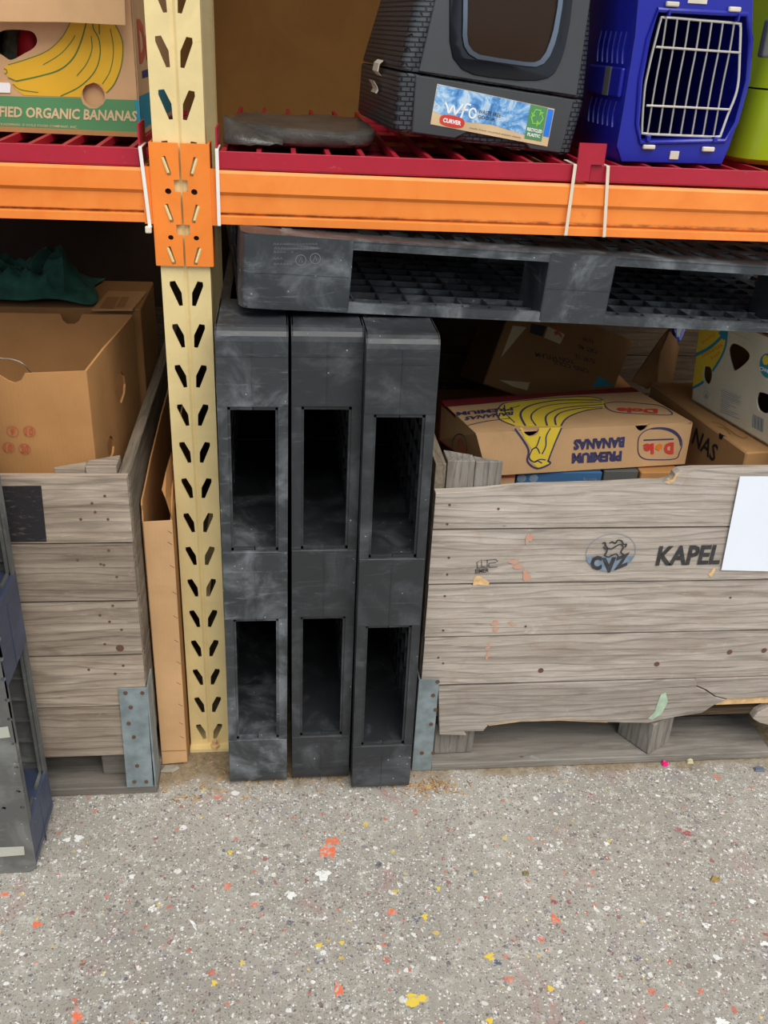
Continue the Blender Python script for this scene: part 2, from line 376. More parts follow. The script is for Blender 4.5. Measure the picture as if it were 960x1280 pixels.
M['lime'] = simple('lime_green_plastic', (158, 180, 20), 0.35, var=0.06, bump=0.02)
M['anthra'] = simple('anthracite_plastic', (64, 66, 68), 0.42, var=0.08, scale=8, bump=0.15)
M['glossblk'] = simple('gloss_black_trim', (22, 24, 30), 0.12, var=0.05, bump=0)
M['trim'] = simple('painted_sheen_trim', (120, 128, 140), 0.12, 0.85, 0.03, bump=0)  # sky reflection on glossy black trim put in as a brighter bluish colour
M['wire'] = simple('plated_wire', (214, 208, 196), 0.3, 0.6, 0.03, bump=0)
M['clipw'] = simple('ivory_clip', (214, 204, 184), 0.45, bump=0)
M['bag'] = simple('black_polythene', (72, 68, 64), 0.2, var=0.3, scale=20, bump=0.9)
M['cloth'] = simple('dark_green_cloth', (46, 94, 80), 0.95, var=0.25, scale=30, bump=0.6)
M['bluebox'] = mat_card('blue_printed_card', (62, 100, 142))
M['greycard'] = mat_card('grey_card', (92, 92, 90))
M['bluebag'] = simple('blue_white_plastic_bag', (52, 76, 186), 0.35, var=0.3, scale=40)
M['skyprint'] = None
t = NT('mountain_photo_print', 0.35); v = t.coord((1, 1, 1)); n = t.noise(v, 26, 6, 0.7, 1.2)
M['skyprint'] = t.col(t.ramp(n, [(0.32, lin((40, 84, 150))), (0.45, lin((96, 158, 214))), (0.58, lin((196, 220, 236))), (0.7, lin((60, 84, 120)))]))
t = NT('woven_anthracite_plastic', 0.4); v = t.coord()
def weave(t, ax):
    v = t.coord(); s = t.n('ShaderNodeSeparateXYZ'); t.l(v, s.inputs[0]); cb = t.n('ShaderNodeCombineXYZ')
    t.l(t.math('ADD', s.outputs[0], s.outputs[1]), cb.inputs[0]); t.l(s.outputs[2], cb.inputs[1])
    br = t.n('ShaderNodeTexBrick', Scale=1.0); br.inputs['Mortar Size'].default_value = 0.0014; br.inputs['Brick Width'].default_value = 0.0145
    br.inputs['Row Height'].default_value = 0.0075; br.inputs['Mortar Smooth'].default_value = 0.6; t.l(cb.outputs[0], br.inputs['Vector'])
    h = t.math('SUBTRACT', 1.0, br.outputs['Fac']); t.bump(h, 1.0, 0.004)
    return t.col(t.mix(br.outputs['Fac'], lin((66, 70, 74)), lin((26, 26, 28))))
M['weave_side'] = weave(t, 1)
t = NT('woven_anthracite_front', 0.4); M['weave_front'] = weave(t, 0)
t = NT('smoked_clear_plastic', 0.08); t.b.inputs['Transmission Weight'].default_value = 0.85; t.b.inputs['IOR'].default_value = 1.2
t.b.inputs['Base Color'].default_value = lin((120, 96, 80)); M['smoked'] = t.m

# ------------------------------------------------------------------ setting
g = MB(); g.box(-3.2, 4.2, -7.0, 1.2, -0.1, 0); struct(g.build('floor', M['floor']))
wl = MB(); wl.box(-3.2, 4.2, 1.1, 1.13, 0, 3.0); struct(wl.build('wall_back', M['wall']))
wl = MB(); wl.box(-3.2, -3.17, -0.02, 1.1, 0, 3.0); struct(wl.build('added_side_block_left', M['wall']))  # unseen end panel, added to hold back light from the left
wl = MB(); wl.box(4.17, 4.2, -0.02, 1.1, 0, 3.0); struct(wl.build('added_side_block_right', M['wall']))  # added out of view as well, blocks light from the right
wl = MB(); wl.box(-3.2, 4.2, -0.05, 1.13, 2.45, 2.5); struct(wl.build('added_shade_roof', M['wall']))  # unseen roof panel, added to keep top light out of the rack

wl = MB(); wl.box(-3.2, 4.2, -7.1, -7.0, 0, 2.6); struct(wl.build('added_sky_block', simple('sky_block_grey', (120, 118, 114), 0.9)))  # added wall out of view, cuts low sky light entering the bays

wl = MB(); wl.box(-3.17, 4.17, 1.09, 1.0995, 0, 0.95); struct(wl.build('added_shade_board', simple('painted_shade_brown', (50, 32, 18), 0.9)))  # added dark board: the shade behind the pallets put into its colour

# paint splashes on the concrete: flat irregular stains, each its own child of the floor
_spz = 0.0
def splat(px, py, rx, ry, mat, name='paint_splash', ang=0):
    pl = ZP(0.0); o = pl.px(px, py); n = 30; k = random.random()*9
    poly = []
    for i in range(n):
        a = 2*math.pi*i/n; r = 0.9+0.20*math.sin(3*a+k)+0.13*math.sin(5*a+2*k)+0.08*math.sin(9*a+k)+random.uniform(-.07, .07)
        x = rx*r*math.cos(a); y = ry*r*math.sin(a)
        poly.append((o[0]+x*math.cos(ang)-y*math.sin(ang), o[1]+x*math.sin(ang)+y*math.cos(ang)))
    global _spz; _spz += 0.00001; return MB().flat(pl, poly, 0.0005+_spz)
def worn(name, c, keep=0.5):
    t = NT(name, 0.78, 0, 0.3); v = t.coord(); n = t.noise(v, 95, 6, 0.75, 0.5); base = t.ramp(t.noise(v, 40, 5), [(0.35, lin((150, 143, 134))), (0.65, lin((190, 185, 176)))])
    return t.col(t.mix(t.mask(n, keep-0.06, keep+0.06), base, lin(c)))
sp_or = worn('orange_floor_paint', (222, 110, 74), .47); sp_wh = worn('white_floor_paint', (226, 226, 222), .42)
sp_ye = worn('yellow_floor_paint', (220, 190, 70), .43); sp_ma = worn('maroon_floor_paint', (150, 84, 84), .50)
sp_na = worn('navy_floor_paint', (88, 92, 110), .47); fl = bpy.data.objects['floor']
SPL = [(410, 1062, .017, .026, sp_or, -.2), (418, 1052, .012, .010, sp_or, 0), (404, 1094, .014, .014, sp_wh, 0), (364, 1119, .009, .010, sp_wh, 0), (284, 1108, .007, .009, sp_or, 0), (318, 1131, .006, .006, sp_or, 0),
       (318, 1118, .010, .003, sp_wh, 0), (46, 1156, .009, .007, sp_or, 0), (5, 1119, .011, .007, sp_or, 0), (90, 1141, .030, .004, sp_ma, .25), (214, 1172, .004, .015, sp_ma, -.3), (96, 1270, .009, .016, sp_or, 0),
       (190, 1136, .006, .008, sp_wh, 0), (242, 1156, .003, .014, sp_wh, .5), (490, 1140, .010, .007, sp_or, 0), (521, 1148, .008, .008, sp_na, 0), (531, 1146, .006, .007, sp_ye, 0), (612, 1196, .009, .008, sp_ye, 0), (621, 1204, .009, .006, sp_na, 0),
       (638, 1225, .006, .007, sp_or, 0), (694, 1150, .008, .012, sp_or, .3), (692, 1128, .007, .007, sp_ma, 0), (712, 1127, .006, .007, sp_ma, 0), (662, 1048, .006, .006, sp_or, 0), (758, 1055, .006, .006, sp_wh, 0), (590, 1045, .008, .005, sp_wh, .6),
       (883, 1157, .008, .006, sp_wh, 0), (902, 1278, .012, .008, sp_wh, 0), (520, 1250, .022, .012, sp_ye, .2), (303, 1204, .005, .006, sp_ye, 0), (268, 1229, .005, .006, sp_ye, 0), (399, 1182, .007, .005, sp_ye, 0), (427, 1179, .005, .005, sp_ye, 0),
       (796, 1197, .007, .007, sp_na, 0), (848, 1208, .006, .006, sp_ma, 0), (745, 1137, .004, .008, sp_wh, .4), (246, 1091, .007, .005, sp_na, 0), (84, 1050, .008, .006, sp_wh, 0), (98, 1048, .009, .010, sp_wh, 0), (165, 1096, .006, .006, sp_wh, .6),
       (288, 1066, .005, .006, sp_ye, 0), (548, 1111, .004, .006, sp_ye, 0), (940, 1127, .007, .006, sp_wh, 0), (612, 1276, .006, .006, sp_ye, 0), (688, 1236, .006, .006, sp_ye, 0), (956, 1180, .01, .005, sp_wh, 0), (272, 996, .008, .006, sp_or, 0), (423, 1237, .008, .014, sp_or, 0), (250, 997, .006, .007, sp_na, 0), (855, 1040, .02, .012, sp_ma, -.6)]
for a in SPL: splat(*a[:5], ang=a[5]).build('paint_splash', a[4], fl)

# ------------------------------------------------------------------ rack upright, beams, decks, ties
up = thing('rack_upright', 'cream perforated steel rack upright between the two wooden crates', 'rack post', (0, 0, 0))
def slot(sgn, zc):
    q = [(-28, 20.7), (-19, 22), (-8.8, 1.5), (-7.8, -21.3), (-13.9, -22), (-28.3, 13.5)]
    q = [(sgn*-a/1000, b/1000+zc) for a, b in q]
    return q
W = 0.0415; Z0, Z1 = 0.008, 2.4
for yy, nm in ((0, 'front_post'), (1.0, 'rear_post')):
    m = MB(); dirn = -1 if yy == 0 else -1
    for sg in (-1, 1):
        pl = YP(yy)
        zs = [0.042+0.075*k for k in range(31)]
        # one cell per pitch, each holding one slanted slot
        for z in zs:
            if yy and sg > 0: continue
            x0, x1 = (sg*0.0045, sg*W); a, b = min(x0, x1), max(x0, x1)
            z0, z1 = max(z-0.0375, Z0), z+0.0375
            hole = slot(sg, z)
            m.plate(pl, [(a, z0), (b, z0), (b, z1), (a, z1)], [hole] if yy == 0 else [], -0.003, 0)
        zt = zs[-1]+0.0375
        m.box(sg*W-0.0015*(1+sg) if not (yy and sg > 0) else -0.003, sg*W+0.0015*(1-sg) if not (yy and sg > 0) else 0.0, yy+0.0005, yy+0.035, Z0, zt)
    m.add([(-0.0045, yy, Z0), (0, yy+0.0035, Z0), (0.0045, yy, Z0), (-0.0045, yy, zt), (0, yy+0.0035, zt), (0.0045, yy, zt)], [(0, 1, 4, 3), (1, 2, 5, 4)])
    m.build(nm, M['cream'], up)
    for k, (zz) in enumerate((0.5, 1.4)): pass
for zz in (0.35, 1.02, 1.75): m = MB(); m.box(-0.012, 0.012, 0.03, 1.0, zz, zz+0.03); m.build('brace', M['cream'], up)
f = MB(); f.box(-0.0425, 0.046, -0.018, 0.06, 0, 0.008); f.build('foot_plate', M['cream'], up)
f = MB(); f.box(-0.050, 0.046, 0.98, 1.05, 0, 0.008); f.build('foot_plate', M['cream'], up)
b = MB(); b.tube([(0.012, -0.012, 0.008), (0.012, -0.012, 0.016)], 0.010, 6); b.tube([(0.012, -0.012, 0.014), (0.012, -0.012, 0.026)], 0.005, 8); b.build('anchor_bolt', M['fresh'], up)

def beam(x0, x1, label, sag=0.0):
    t = thing('rack_beam', label, 'rack beam', ((x0+x1)/2, 0, 1.13))
    prof = [(-0.004, 1.1365), (-0.004, 1.149), (0.0005, 1.1525), (-0.004, 1.1555), (-0.004, 1.183), (-0.009, 1.189), (-0.009, 1.218), (-0.005, 1.2225), (0.044, 1.2225), (0.046, 1.220), (0.046, 1.1385), (0.044, 1.1365)]
    n = len(prof); m = MB(); N = 12
    xs = [x0+(x1-x0)*i/N for i in range(N+1)]
    v = []
    for x in xs:
        s = sag*math.sin(math.pi*(x-x0)/(x1-x0))
        v += [(x, y, z-s) for y, z in prof]
    fc = [(i*n+j, i*n+(j+1) % n, (i+1)*n+(j+1) % n, (i+1)*n+j) for i in range(N) for j in range(n)]
    fc += [tuple(range(n))[::-1], tuple(N*n+j for j in range(n))]
    m.add(v, fc); m.build('beam_rail', M['orange_beam'], t, smooth=False)
    return t
bl = beam(-2.65, -0.056, 'orange steel rack beam left of the cream upright')
brr = beam(0.060, 2.75, 'orange steel rack beam right of the cream upright', 0.004)
# end connectors
def tongue(pl, x, z, s): # slanted pressed tab in the connector slot
    return [(x-s*0.005, z+0.015), (x-s*0.001, z+0.0155), (x+s*0.0065, z-0.009), (x+s*0.0065, z-0.0145), (x+s*0.001, z-0.0145)]
for side, par in ((-1, bl), (1, brr)):
    pl = YP(-0.0032); a, b = (side*0.0012, side*0.0455)
    # outline with the two square half notches at the inner edge
    inner = side*0.0016; outer = side*0.046; nt = side*0.011
    ol = [(outer, 1.066), (inner, 1.066), (inner, 1.117), (nt, 1.118), (nt, 1.134), (inner, 1.135), (inner, 1.186), (nt, 1.187), (nt, 1.205), (inner, 1.206), (inner, 1.2615), (outer, 1.2615)]
    holes = [tongue(pl, side*0.0215, 1.226, -side), tongue(pl, side*0.0215, 1.152, -side), tongue(pl, side*0.0215, 1.083, -side),
             circ(side*0.021, 1.187, 0.0052, 0.0048, 12), circ(side*0.021, 1.113, 0.0046, 0.0042, 12)]
    m = MB(); m.plate(pl, ol, holes, 0, 0.004)
    m.box(min(outer, outer-side*0.0)-0.002*(1 if side > 0 else 1), outer+0.002, -0.0069, 0.05, 1.0662, 1.2613)
    m.box(min(outer, side*0.062), max(outer, side*0.062), -0.0045, 0.0, 1.134, 1.224)
    c = m.build('end_connector', M['orange'], par)
    tb = MB()
    for z in (1.226, 1.152, 1.083):
        x = side*0.0215+side*0.0022
        tb.tube([(x-side*-0.002+side*0.0015, -0.0065, z+0.013), (x-side*0.0045, -0.0075, z-0.010)], 0.0024, 6)
    tb.build('locking_tab', M['cream'], c)
    dk = MB()
    for z, r in ((1.187, 0.0052), (1.113, 0.0046)): dk.plate(YP(-0.0012), circ(side*0.021, z, r*1.3, r*1.3, 12), (), 0, 0.0006)
    dk.build('bolt_hole', M['dark'], c)

def deck(x0, x1, label, left_tab=None, right_tab=None):
    t = thing('deck_panel', label, 'shelf panel', ((x0+x1)/2, 0, 1.223))
    m = MB(); m.box(x0, x1, -0.0045, 0.0, 1.2245, 1.2515); m.box(x0, x1, -0.0045, 0.03, 1.2235, 1.2265); m.build('front_lip', M['red'], t, bevel=0.0008)
    n = int((x1-x0)/0.055)
    for i in range(n+1):
        x = x0+0.004+(x1-x0-0.026)*i/max(1, n)
        s = MB(); s.box(x, x+0.008, 0.0, 0.93, 1.236, 1.2488); s.build('slat', M['red'], t)
    s = MB()
    for y in (0.0, 0.12, 0.3, 0.5, 0.7, 0.9): s.box(x0, x1, y+0.001, y+0.02, 1.2265, 1.2365)
    s.build('cross_rail', M['red'], t)
    s = MB(); s.box(x0+.002, x1-.002, 0.048, 0.94, 1.2225, 1.2255); s.build('under_pan', M['red'], t)
    return t
d1 = deck(-0.78, -0.062, 'crimson steel deck panel left of the cream upright')
m = MB(); m.box(-0.064, -0.0612, -0.0045, 0.07, 1.2235, 1.288); m.build('end_flange', M['red'], d1)
d0 = deck(0.0605, 0.664, 'crimson steel deck panel under the black litter box')
m = MB(); m.box(0.0580, 0.0606, -0.0045, 0.07, 1.2245, 1.286); m.build('end_flange', M['red'], d0)
m = MB(); m.box(0.658, 0.7045, -0.0105, -0.0060, 1.2525, 1.286); m.box(0.658, 0.682, -0.0105, -0.0045, 1.2255, 1.2525);
m.build('end_flange', M['red'], d0)
d2 = deck(0.684, 1.35, 'crimson steel deck panel under the blue pet carrier')

def tie(a, b, label, head=None, mt='tie'):
    t = thing('cable_tie', label, 'cable tie', YP(-0.0115).p3(*b), 'white cable ties around the orange beams')
    pl = YP(-0.0105); p, q = Vector(pl.px(*a)), Vector(pl.px(*b)); d = (q-p).normalized(); s = Vector((-d.y, d.x))*0.0028
    m = MB(); m.plate(pl, [p-s, q-s, q+s, p+s], (), 0, 0.0016)
    # returns over the top and under the beam
    P, Q = pl.at(*p), pl.at(*q)
    m.box(P.x-0.0028, P.x+0.0028, -0.0110, 0.05, P.z-0.0005, P.z+0.0010); m.box(Q.x-0.0028, Q.x+0.0028, -0.0110, 0.05, Q.z-0.001, Q.z+0.0005)
    m.build('strap', M[mt], t, bevel=0.0003)
    if head:
        h = pl.p3(*head); m = MB(); m.box(h.x-0.0052, h.x+0.0048, -0.019, -0.0100, h.z-0.006, h.z+0.005); m.build('tie_head', M['tieb'], t, bevel=0.0018, seg=2)
    return t
tie((175, 184), (187.5, 284), 'white cable tie with square head left of the cream upright', (186, 286))
tie((271, 187), (274, 282), 'white cable tie just right of the cream upright')
tie((719, 206), (707, 294), 'left one of the cream cable tie pair below the litter box corner', None, 'tieb')
tie((760, 208), (755, 296), 'right one of the cream cable tie pair below the pet carrier', None, 'tieb')

# ------------------------------------------------------------------ plastic pallets
# local axes: a along the 1.0 m side, b along the 1.2 m side, c through the thickness
AB = [(0, .125), (.424, .576), (.861, 1.0)]
BB = [(0, .185), (.530, .655), (1.015, 1.2)]
def pallet(label, X, mat, T=0.121, holes=False, lattice=False, group='plastic pallets', face='b', loc=(0, 0, 0), bmat=None, extra=()):
    t = thing('plastic_pallet', label, 'pallet', loc, group)
    dk = 0.017
    class PL:   # a face parallel to the deck
        def __init__(s, c, up): s.c = c; s.up = up
        def at(s, u, v, w=0): return X(u, v, s.c+(w if s.up else -w))
    outer = rrect(0, 1.0, 0, 1.2, 0.022, 4)
    for up_, c0 in ((False, 0), (True, T)):
        m = MB(); sg = 1 if not up_ else -1
        hs = []
        if holes and not up_ or lattice and up_:
            if lattice and up_:
                for i in range(11):
                    for j in range(20):
                        hs.append([(0.05+i*0.083, 0.03+j*0.0575), (0.05+i*0.083, 0.07+j*0.0575), (0.11+i*0.083, 0.07+j*0.0575), (0.11+i*0.083, 0.03+j*0.0575)])
            else:
                for i in range(9):
                    for j in range(10):
                        u, v = 0.145+i*0.088, 0.162+j*0.105
                        hs.append(circ(u, v, 0.0055, n=8)); hs.append(circ(u+0.028, v+0.022, 0.0055, n=8))
                        if 0.12 < v and j % 2: hs.append(rrect(u-0.045, u-0.020, v+0.03, v+0.075, 0.004, 2))
        if not up_: hs = hs+list(extra)
        m.plate(PL(c0, up_), outer, hs, -0.003, 0)
        # deck rim and the rib grid on its inner side
        c1, c2 = (c0+sg*0.0028, c0+sg*dk); lo, hi = min(c1, c2), max(c1, c2)
        def bx(a0, a1, b0, b1, l=lo, h=hi): m.box(a0, a1, b0, b1, l, h, lambda q: X(q.x, q.y, q.z))
        bx(0.02, 0.98, 0, 0.004); bx(0.02, 0.98, 1.196, 1.2); bx(0.0015, 0.0055, 0.02, 1.18); bx(0.9945, 0.9985, 0.02, 1.18)
        l2, h2 = (lo, hi-0.005) if not up_ else (lo+0.005, hi)
        for i in range(1, 20): bx(i*0.05-0.0015, i*0.05+0.0015, 0.004, 1.196, l2, h2)
        for j in range(1, 24): bx(0.004, 0.996, j*0.05-0.0015, j*0.05+0.0015, l2, h2-0.0004)
        # stepped lip round each fork opening
        for (p0, p1) in ((.125, .424), (.576, .861)):
            bx(p0, p1, 0.005, 0.010, min(c1, c0+sg*0.0215), max(c1, c0+sg*0.0215))
            bx(p0, p0+.006, 0.005, 0.010, min(c1, c0+sg*0.0608), max(c1, c0+sg*0.0608)); bx(p1-.006, p1, 0.005, 0.010, min(c1, c0+sg*0.0608), max(c1, c0+sg*0.0608))
        for (p0, p1) in ((.185, .53), (.655, 1.015)): bx(0.006, 0.012, p0, p1)
        m.build('deck', M[mat], t)
    if not lattice and not holes:   # the floor of each fork tunnel runs right through
        for a_ in (.118, .417, .569, .858):
            w = MB(); w.box(a_, a_+.004, 0.03, 1.19, 0.003, T-0.003, lambda q: X(q.x, q.y, q.z)); w.build('tunnel_wall', M[bmat or mat], t)
    for i, (a0, a1) in enumerate(AB):
        for j, (b0, b1) in enumerate(BB):
            r = 0.022; q = []
            pts = [(a1, b1), (a0, b1), (a0, b0), (a1, b0)]
            rr = [r if (i == 2 and j == 2) else .003, r if (i == 0 and j == 2) else .003, r if (i == 0 and j == 0) else .003, r if (i == 2 and j == 0) else .003]
            cen = [(a1-rr[0], b1-rr[0], 0), (a0+rr[1], b1-rr[1], 90), (a0+rr[2], b0+rr[2], 180), (a1-rr[3], b0+rr[3], 270)]
            for k, (cx, cy, an) in enumerate(cen):
                for s in range(5): th = math.radians(an+22.5*s); q.append((cx+rr[k]*math.cos(th), cy+rr[k]*math.sin(th)))
            e = 0.0006
            q = [(x if i != 0 or x > 1e-6 else x-e, y) for x, y in q]
            m = MB(); n = len(q)
            q2 = [(((x-(a0+a1)/2)*1.0+(a0+a1)/2), y) for x, y in q]
            m.add([X(x, y-(e if y < b0+.001 and j == 0 else 0), 0.0008) for x, y in q2]+[X(x, y-(e if y < b0+.001 and j == 0 else 0), T-0.0008) for x, y in q2],
                  [tuple(range(n))[::-1], tuple(n+k for k in range(n))]+[(k, (k+1) % n, n+(k+1) % n, n+k) for k in range(n)])
            if j == 0: # moulding seam and cap lines standing a hair proud of the face
                m.box(a0+0.004, a1-0.022, -0.0016, 0.001, T/2-0.0007, T/2+0.0007, lambda w: X(w.x, w.y, w.z))
                for aa in ((0.036,), (), (0.952,))[i]: m.box(aa, aa+0.0015, -0.0016, 0.001, 0.002, T-0.002, lambda w: X(w.x, w.y, w.z))
            if i == 0 and face == 'a': m.box(-0.0016, 0.001, b0+(.024 if j == 0 else .004), b1-0.004, T/2-0.0007, T/2+0.0007, lambda w: X(w.x, w.y, w.z))
            m.build('block', M[bmat or mat], t)
    return t
def standing(x0, y0, yaw=0, T=0.121, lean=0.0):
    R = Matrix.Rotation(math.radians(yaw), 3, 'Z')
    return lambda a, b, c: Vector((x0, y0, 0))+R @ Vector((c+lean*a, b, a*0.994+0.0008))
pallet('black plastic pallet on end, nearest the cream upright, dustiest of the three', standing(0.049, -0.125, lean=0.004), 'dusty', 0.120, loc=(0.11, 0.4, 0))
pallet('black plastic pallet on end, middle one of the three standing together', standing(0.180, -0.121, lean=-0.002), 'black', 0.121, loc=(0.24, 0.4, 0))
pallet('black plastic pallet on end, right one of the three, beside the stencilled crate', standing(0.3055, -0.156, lean=-0.006), 'black', 0.123, loc=(0.37, 0.4, 0))
Rh = rot(4.4, 0, 2.9)
HP = Vector((0.092, -0.072, 1.0140))
hpal = pallet('dusty black plastic pallet lying flat on the three upright pallets', lambda a, b, c: HP+Rh @ Vector((b, a, c)), 'dusty', 0.123, lattice=True, face='a', loc=(0.6, 0.4, 1.0))
hpl = Plane(HP-(Rh @ Vector((0, 0.0014, 0))), Rh @ Vector((1, 0, 0)), Rh @ Vector((0, 0, 1)))
mk_ = MB()
for cx_m, cy_m in ((376, 325), (394, 323)):
    o_ = hpl.px(cx_m, cy_m); mk_.stroke(hpl, circ(o_[0], o_[1], 0.0085, n=16), 0.0009, closed=True, px=False); mk_.stroke(hpl, [(o_[0]-.003, o_[1]-.004), (o_[0], o_[1]+.005), (o_[0]+.003, o_[1]-.004)], 0.0009, px=False)
for k_, (xa_, xb_) in enumerate(((342, 398), (343, 396), (342, 356), (364, 368), (342, 354), (342, 366))):
    yy_ = (306, 311, 316, 316, 324, 331)[k_]
    xx_ = xa_
    while xx_ < xb_: mk_.stroke(hpl, [(xx_, yy_), (xx_+1.5, yy_-2.5), (xx_+2.6, yy_)], 0.0007); xx_ += 4
mk_ = mk_.build('moulded_marks', simple('pale_grey_scuff', (112, 116, 118), .7), hpal, normals=True); mk_['kind'] = 'stuff'
# foreground pallet at the left edge, its perforated deck facing out
fpl = YP(-0.330); ex_h = []
for a_, b_ in ((4, 850), (9, 876), (12, 900), (17, 931), (21, 960), (23, 990), (28, 1010), (5, 1011), (-2, 800), (1, 825)):
    u_, v_ = fpl.px(a_, b_); ex_h.append(circ(v_, -0.300-u_, 0.0042, n=8))
ex_h.append([(0.235, .058), (0.275, .058), (0.275, .085), (0.235, .085)]); ex_h.append([(0.19, .058), (0.222, .058), (0.222, .085), (0.19, .085)])
gp = pallet('worn grey plastic pallet with small holes standing at the left edge', lambda a, b, c: Vector((-0.300-b, -0.330+c, a+0.0008)), 'greyp', 0.146, holes=True, loc=(-0.9, -0.27, 0), bmat='bluegrey', extra=ex_h)

for q in ([(-20, 912), (10, 908), (13, 921), (-20, 925)], [(-20, 1060), (30, 1058), (31, 1068), (-20, 1072)]):
    m = MB(); m.plate(fpl, [fpl.px(*a) for a in q], (), 0.0002, 0.0012); m.build('pale_strip', simple('pale_grey_strip', (176, 176, 164), .6), gp)

# ------------------------------------------------------------------ wooden potato crates
def jag(x0, x1, z, amp, n, sd):
    r = random.Random(sd)
    return [(x0+(x1-x0)*i/n, z+(r.uniform(-amp, amp) if 0 < i < n else 0)) for i in range(n+1)]
def plank(pl, lower, upper, t, mat, th=0.02, w1=0.0, name='plank'):
    """lower: points left to right, upper: points left to right"""
    m = MB(); m.plate(pl, list(lower)+list(upper)[::-1], (), w1-th, w1)
    return m.build(name, M[mat], t, bevel=0.0012)
cr = thing('wooden_crate', 'weathered wooden crate right of the upright pallets, stencilled KAPEL on its front', 'crate', (1.04, 0.4, 0))
FY = -0.098; PF = YP(FY); X0, X1 = 0.4455, 1.645
def zat(pts, x): return pts
J = [(0.2305, 0.2330), (0.3505, 0.3552), (0.4760, 0.4807), (0.5993, 0.6038)]
UP_ = lambda pts: [PF.px(*a) for a in pts]
plank(PF, [(X0, 0.603), (X1, 0.605)], [(X0, 0.679)]+UP_([(560, 616), (607, 613.5), (650, 609), (703, 607.5), (760, 606), (804, 603.5), (828, 603.5), (838, 601), (842, 598), (844, 592.5), (850, 588.5), (868, 587), (915, 586.5)])+[(1.2, 0.728), (X1, 0.727)], cr, 'wood')
for i in range(3):
    lo = J[i][1]; hi = J[i+1][0]
    plank(PF, jag(X0+[0.002, 0.001, 0][i], X1, lo, 0.0006, 8, i), jag(X0+[0.002, 0.001, 0][i], X1, hi, 0.0006, 8, i+20), cr, ('wood', 'wood', 'wood')[i])
# lowest plank: broken along its lower edge, split in two pieces at the right
bro = UP_([(549, 918), (583, 919), (580, 914), (604, 913.5), (610, 906), (646, 901), (704, 899.5), (760, 902.5), (810, 903.5), (820, 901), (843, 896), (877, 891), (893, 880.6), (908, 875), (893, 871), (881, 863), (871, 859)])
kx = PF.px(869, 848)[0]
plank(PF, bro, [(0.484, 0.2285), (0.80, 0.229), (kx, 0.2295)], cr, 'wood', w1=0.0015)
plank(PF, [(kx+.0015, 0.2135)]+UP_([(882.5, 862), (894, 870), (909.5, 874), (960, 872)])+[(X1, 0.165)], [(kx+.0008, 0.2295), (1.3, 0.2295), (X1, 0.232)], cr, 'wood')
def spl(pts, mat, w0, w1, b=0): m = MB(); m.plate(PF, UP_(pts), (), w0, w1); m.build('splinter', M[mat], cr, bevel=b)
spl([(893, 879), (910, 875), (960, 871), (1010, 869), (1010, 878), (960, 880), (895, 882.5)], 'fresh', -0.018, -0.004)
spl([(942, 900), (948, 892), (960, 886), (1000, 878), (1000, 925), (962, 908), (950, 905)], 'wood', -0.024, -0.003, 0.002)
spl([(606, 905), (646, 900), (704, 898), (760, 901.5), (760, 904), (700, 901.5), (650, 903), (612, 908)], 'fresh', -0.015, -0.002)
spl([(832, 603), (840, 600), (844, 594), (850, 588.8), (846, 595), (843, 601), (836, 605)], 'fresh', -0.012, 0.001)
# side, rear walls (planks), floor and skids
def crate_body(t, x0, x1, y0, y1, right=True):
    for k, (a, b) in enumerate(((.110, .2295), (.2325, .351), (.354, .4765), (.4795, .600), (.603, .729))):
        for xx in (x0, x1-0.02):
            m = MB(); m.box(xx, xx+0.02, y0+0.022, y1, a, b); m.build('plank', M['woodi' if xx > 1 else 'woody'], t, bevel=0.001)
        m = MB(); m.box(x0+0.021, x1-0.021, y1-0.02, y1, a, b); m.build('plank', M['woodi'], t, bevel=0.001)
    n = 7
    for i in range(n):
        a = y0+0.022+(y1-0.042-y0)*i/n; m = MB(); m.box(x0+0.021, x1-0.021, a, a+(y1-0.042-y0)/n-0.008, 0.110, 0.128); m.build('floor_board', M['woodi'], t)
crate_body(cr, X0, X1, FY, 1.0)
def skid(t, x0, x1, y, w=0.115):
    m = MB(); m.box(x0, x1, y, y+w, 0.001, 0.020); return m.build('skid_board', M['skid'], t, bevel=0.002)
skid(cr, X0+0.038, 1.268, FY-0.006, 0.13); skid(cr, X0, X1, 0.40); skid(cr, X0, X1, 0.86)
PBx = []
for (bx, yaw) in ((0.535, 0), (0.985, 32), (1.58, 0)):
    for by in ((FY+0.07 if bx != 0.985 else FY+0.055), 0.45, 0.91):
        R = Matrix.Rotation(math.radians(yaw if by < 0.1 else 0), 3, 'Z'); h = 0.0875; sx = 0.038 if (bx == 0.985 and by < .1) else 0.045
        P = [Vector((bx, by, 0))+R @ Vector((a*sx, b*0.045, 0)) for a, b in ((-1, -1), (1, -1), (1, 1), (-1, 1))]
        m = MB(); m.hexa([Vector((p.x, p.y, 0.0205)) for p in P]+[Vector((p.x, p.y, 0.0205+h)) for p in P]); m.build('foot_block', M['woodz' if by < .1 else 'skid'], t and cr, bevel=0.003)
# corner battens inside
def batten(t, x, y, sx, top=0.735, mat='woodz'):
    for k, (a, b) in enumerate(((0, .052), (.053, .105))):
        m = MB(); q = [(x+sx*a, y), (x+sx*b, y), (x+sx*b, y+0.004+(.105-b)*.45), (x+sx*a, y+0.004+(.105-a)*.45)]
        if sx < 0: q = q[::-1]
        zt = top-0.002*k
        m.hexa([Vector((p[0], p[1], 0.13)) for p in q]+[Vector((p[0], p[1], zt)) for p in q]); m.build('corner_batten', M[mat], t, bevel=0.001)
batten(cr, X0+0.022, FY+0.0215, 1)
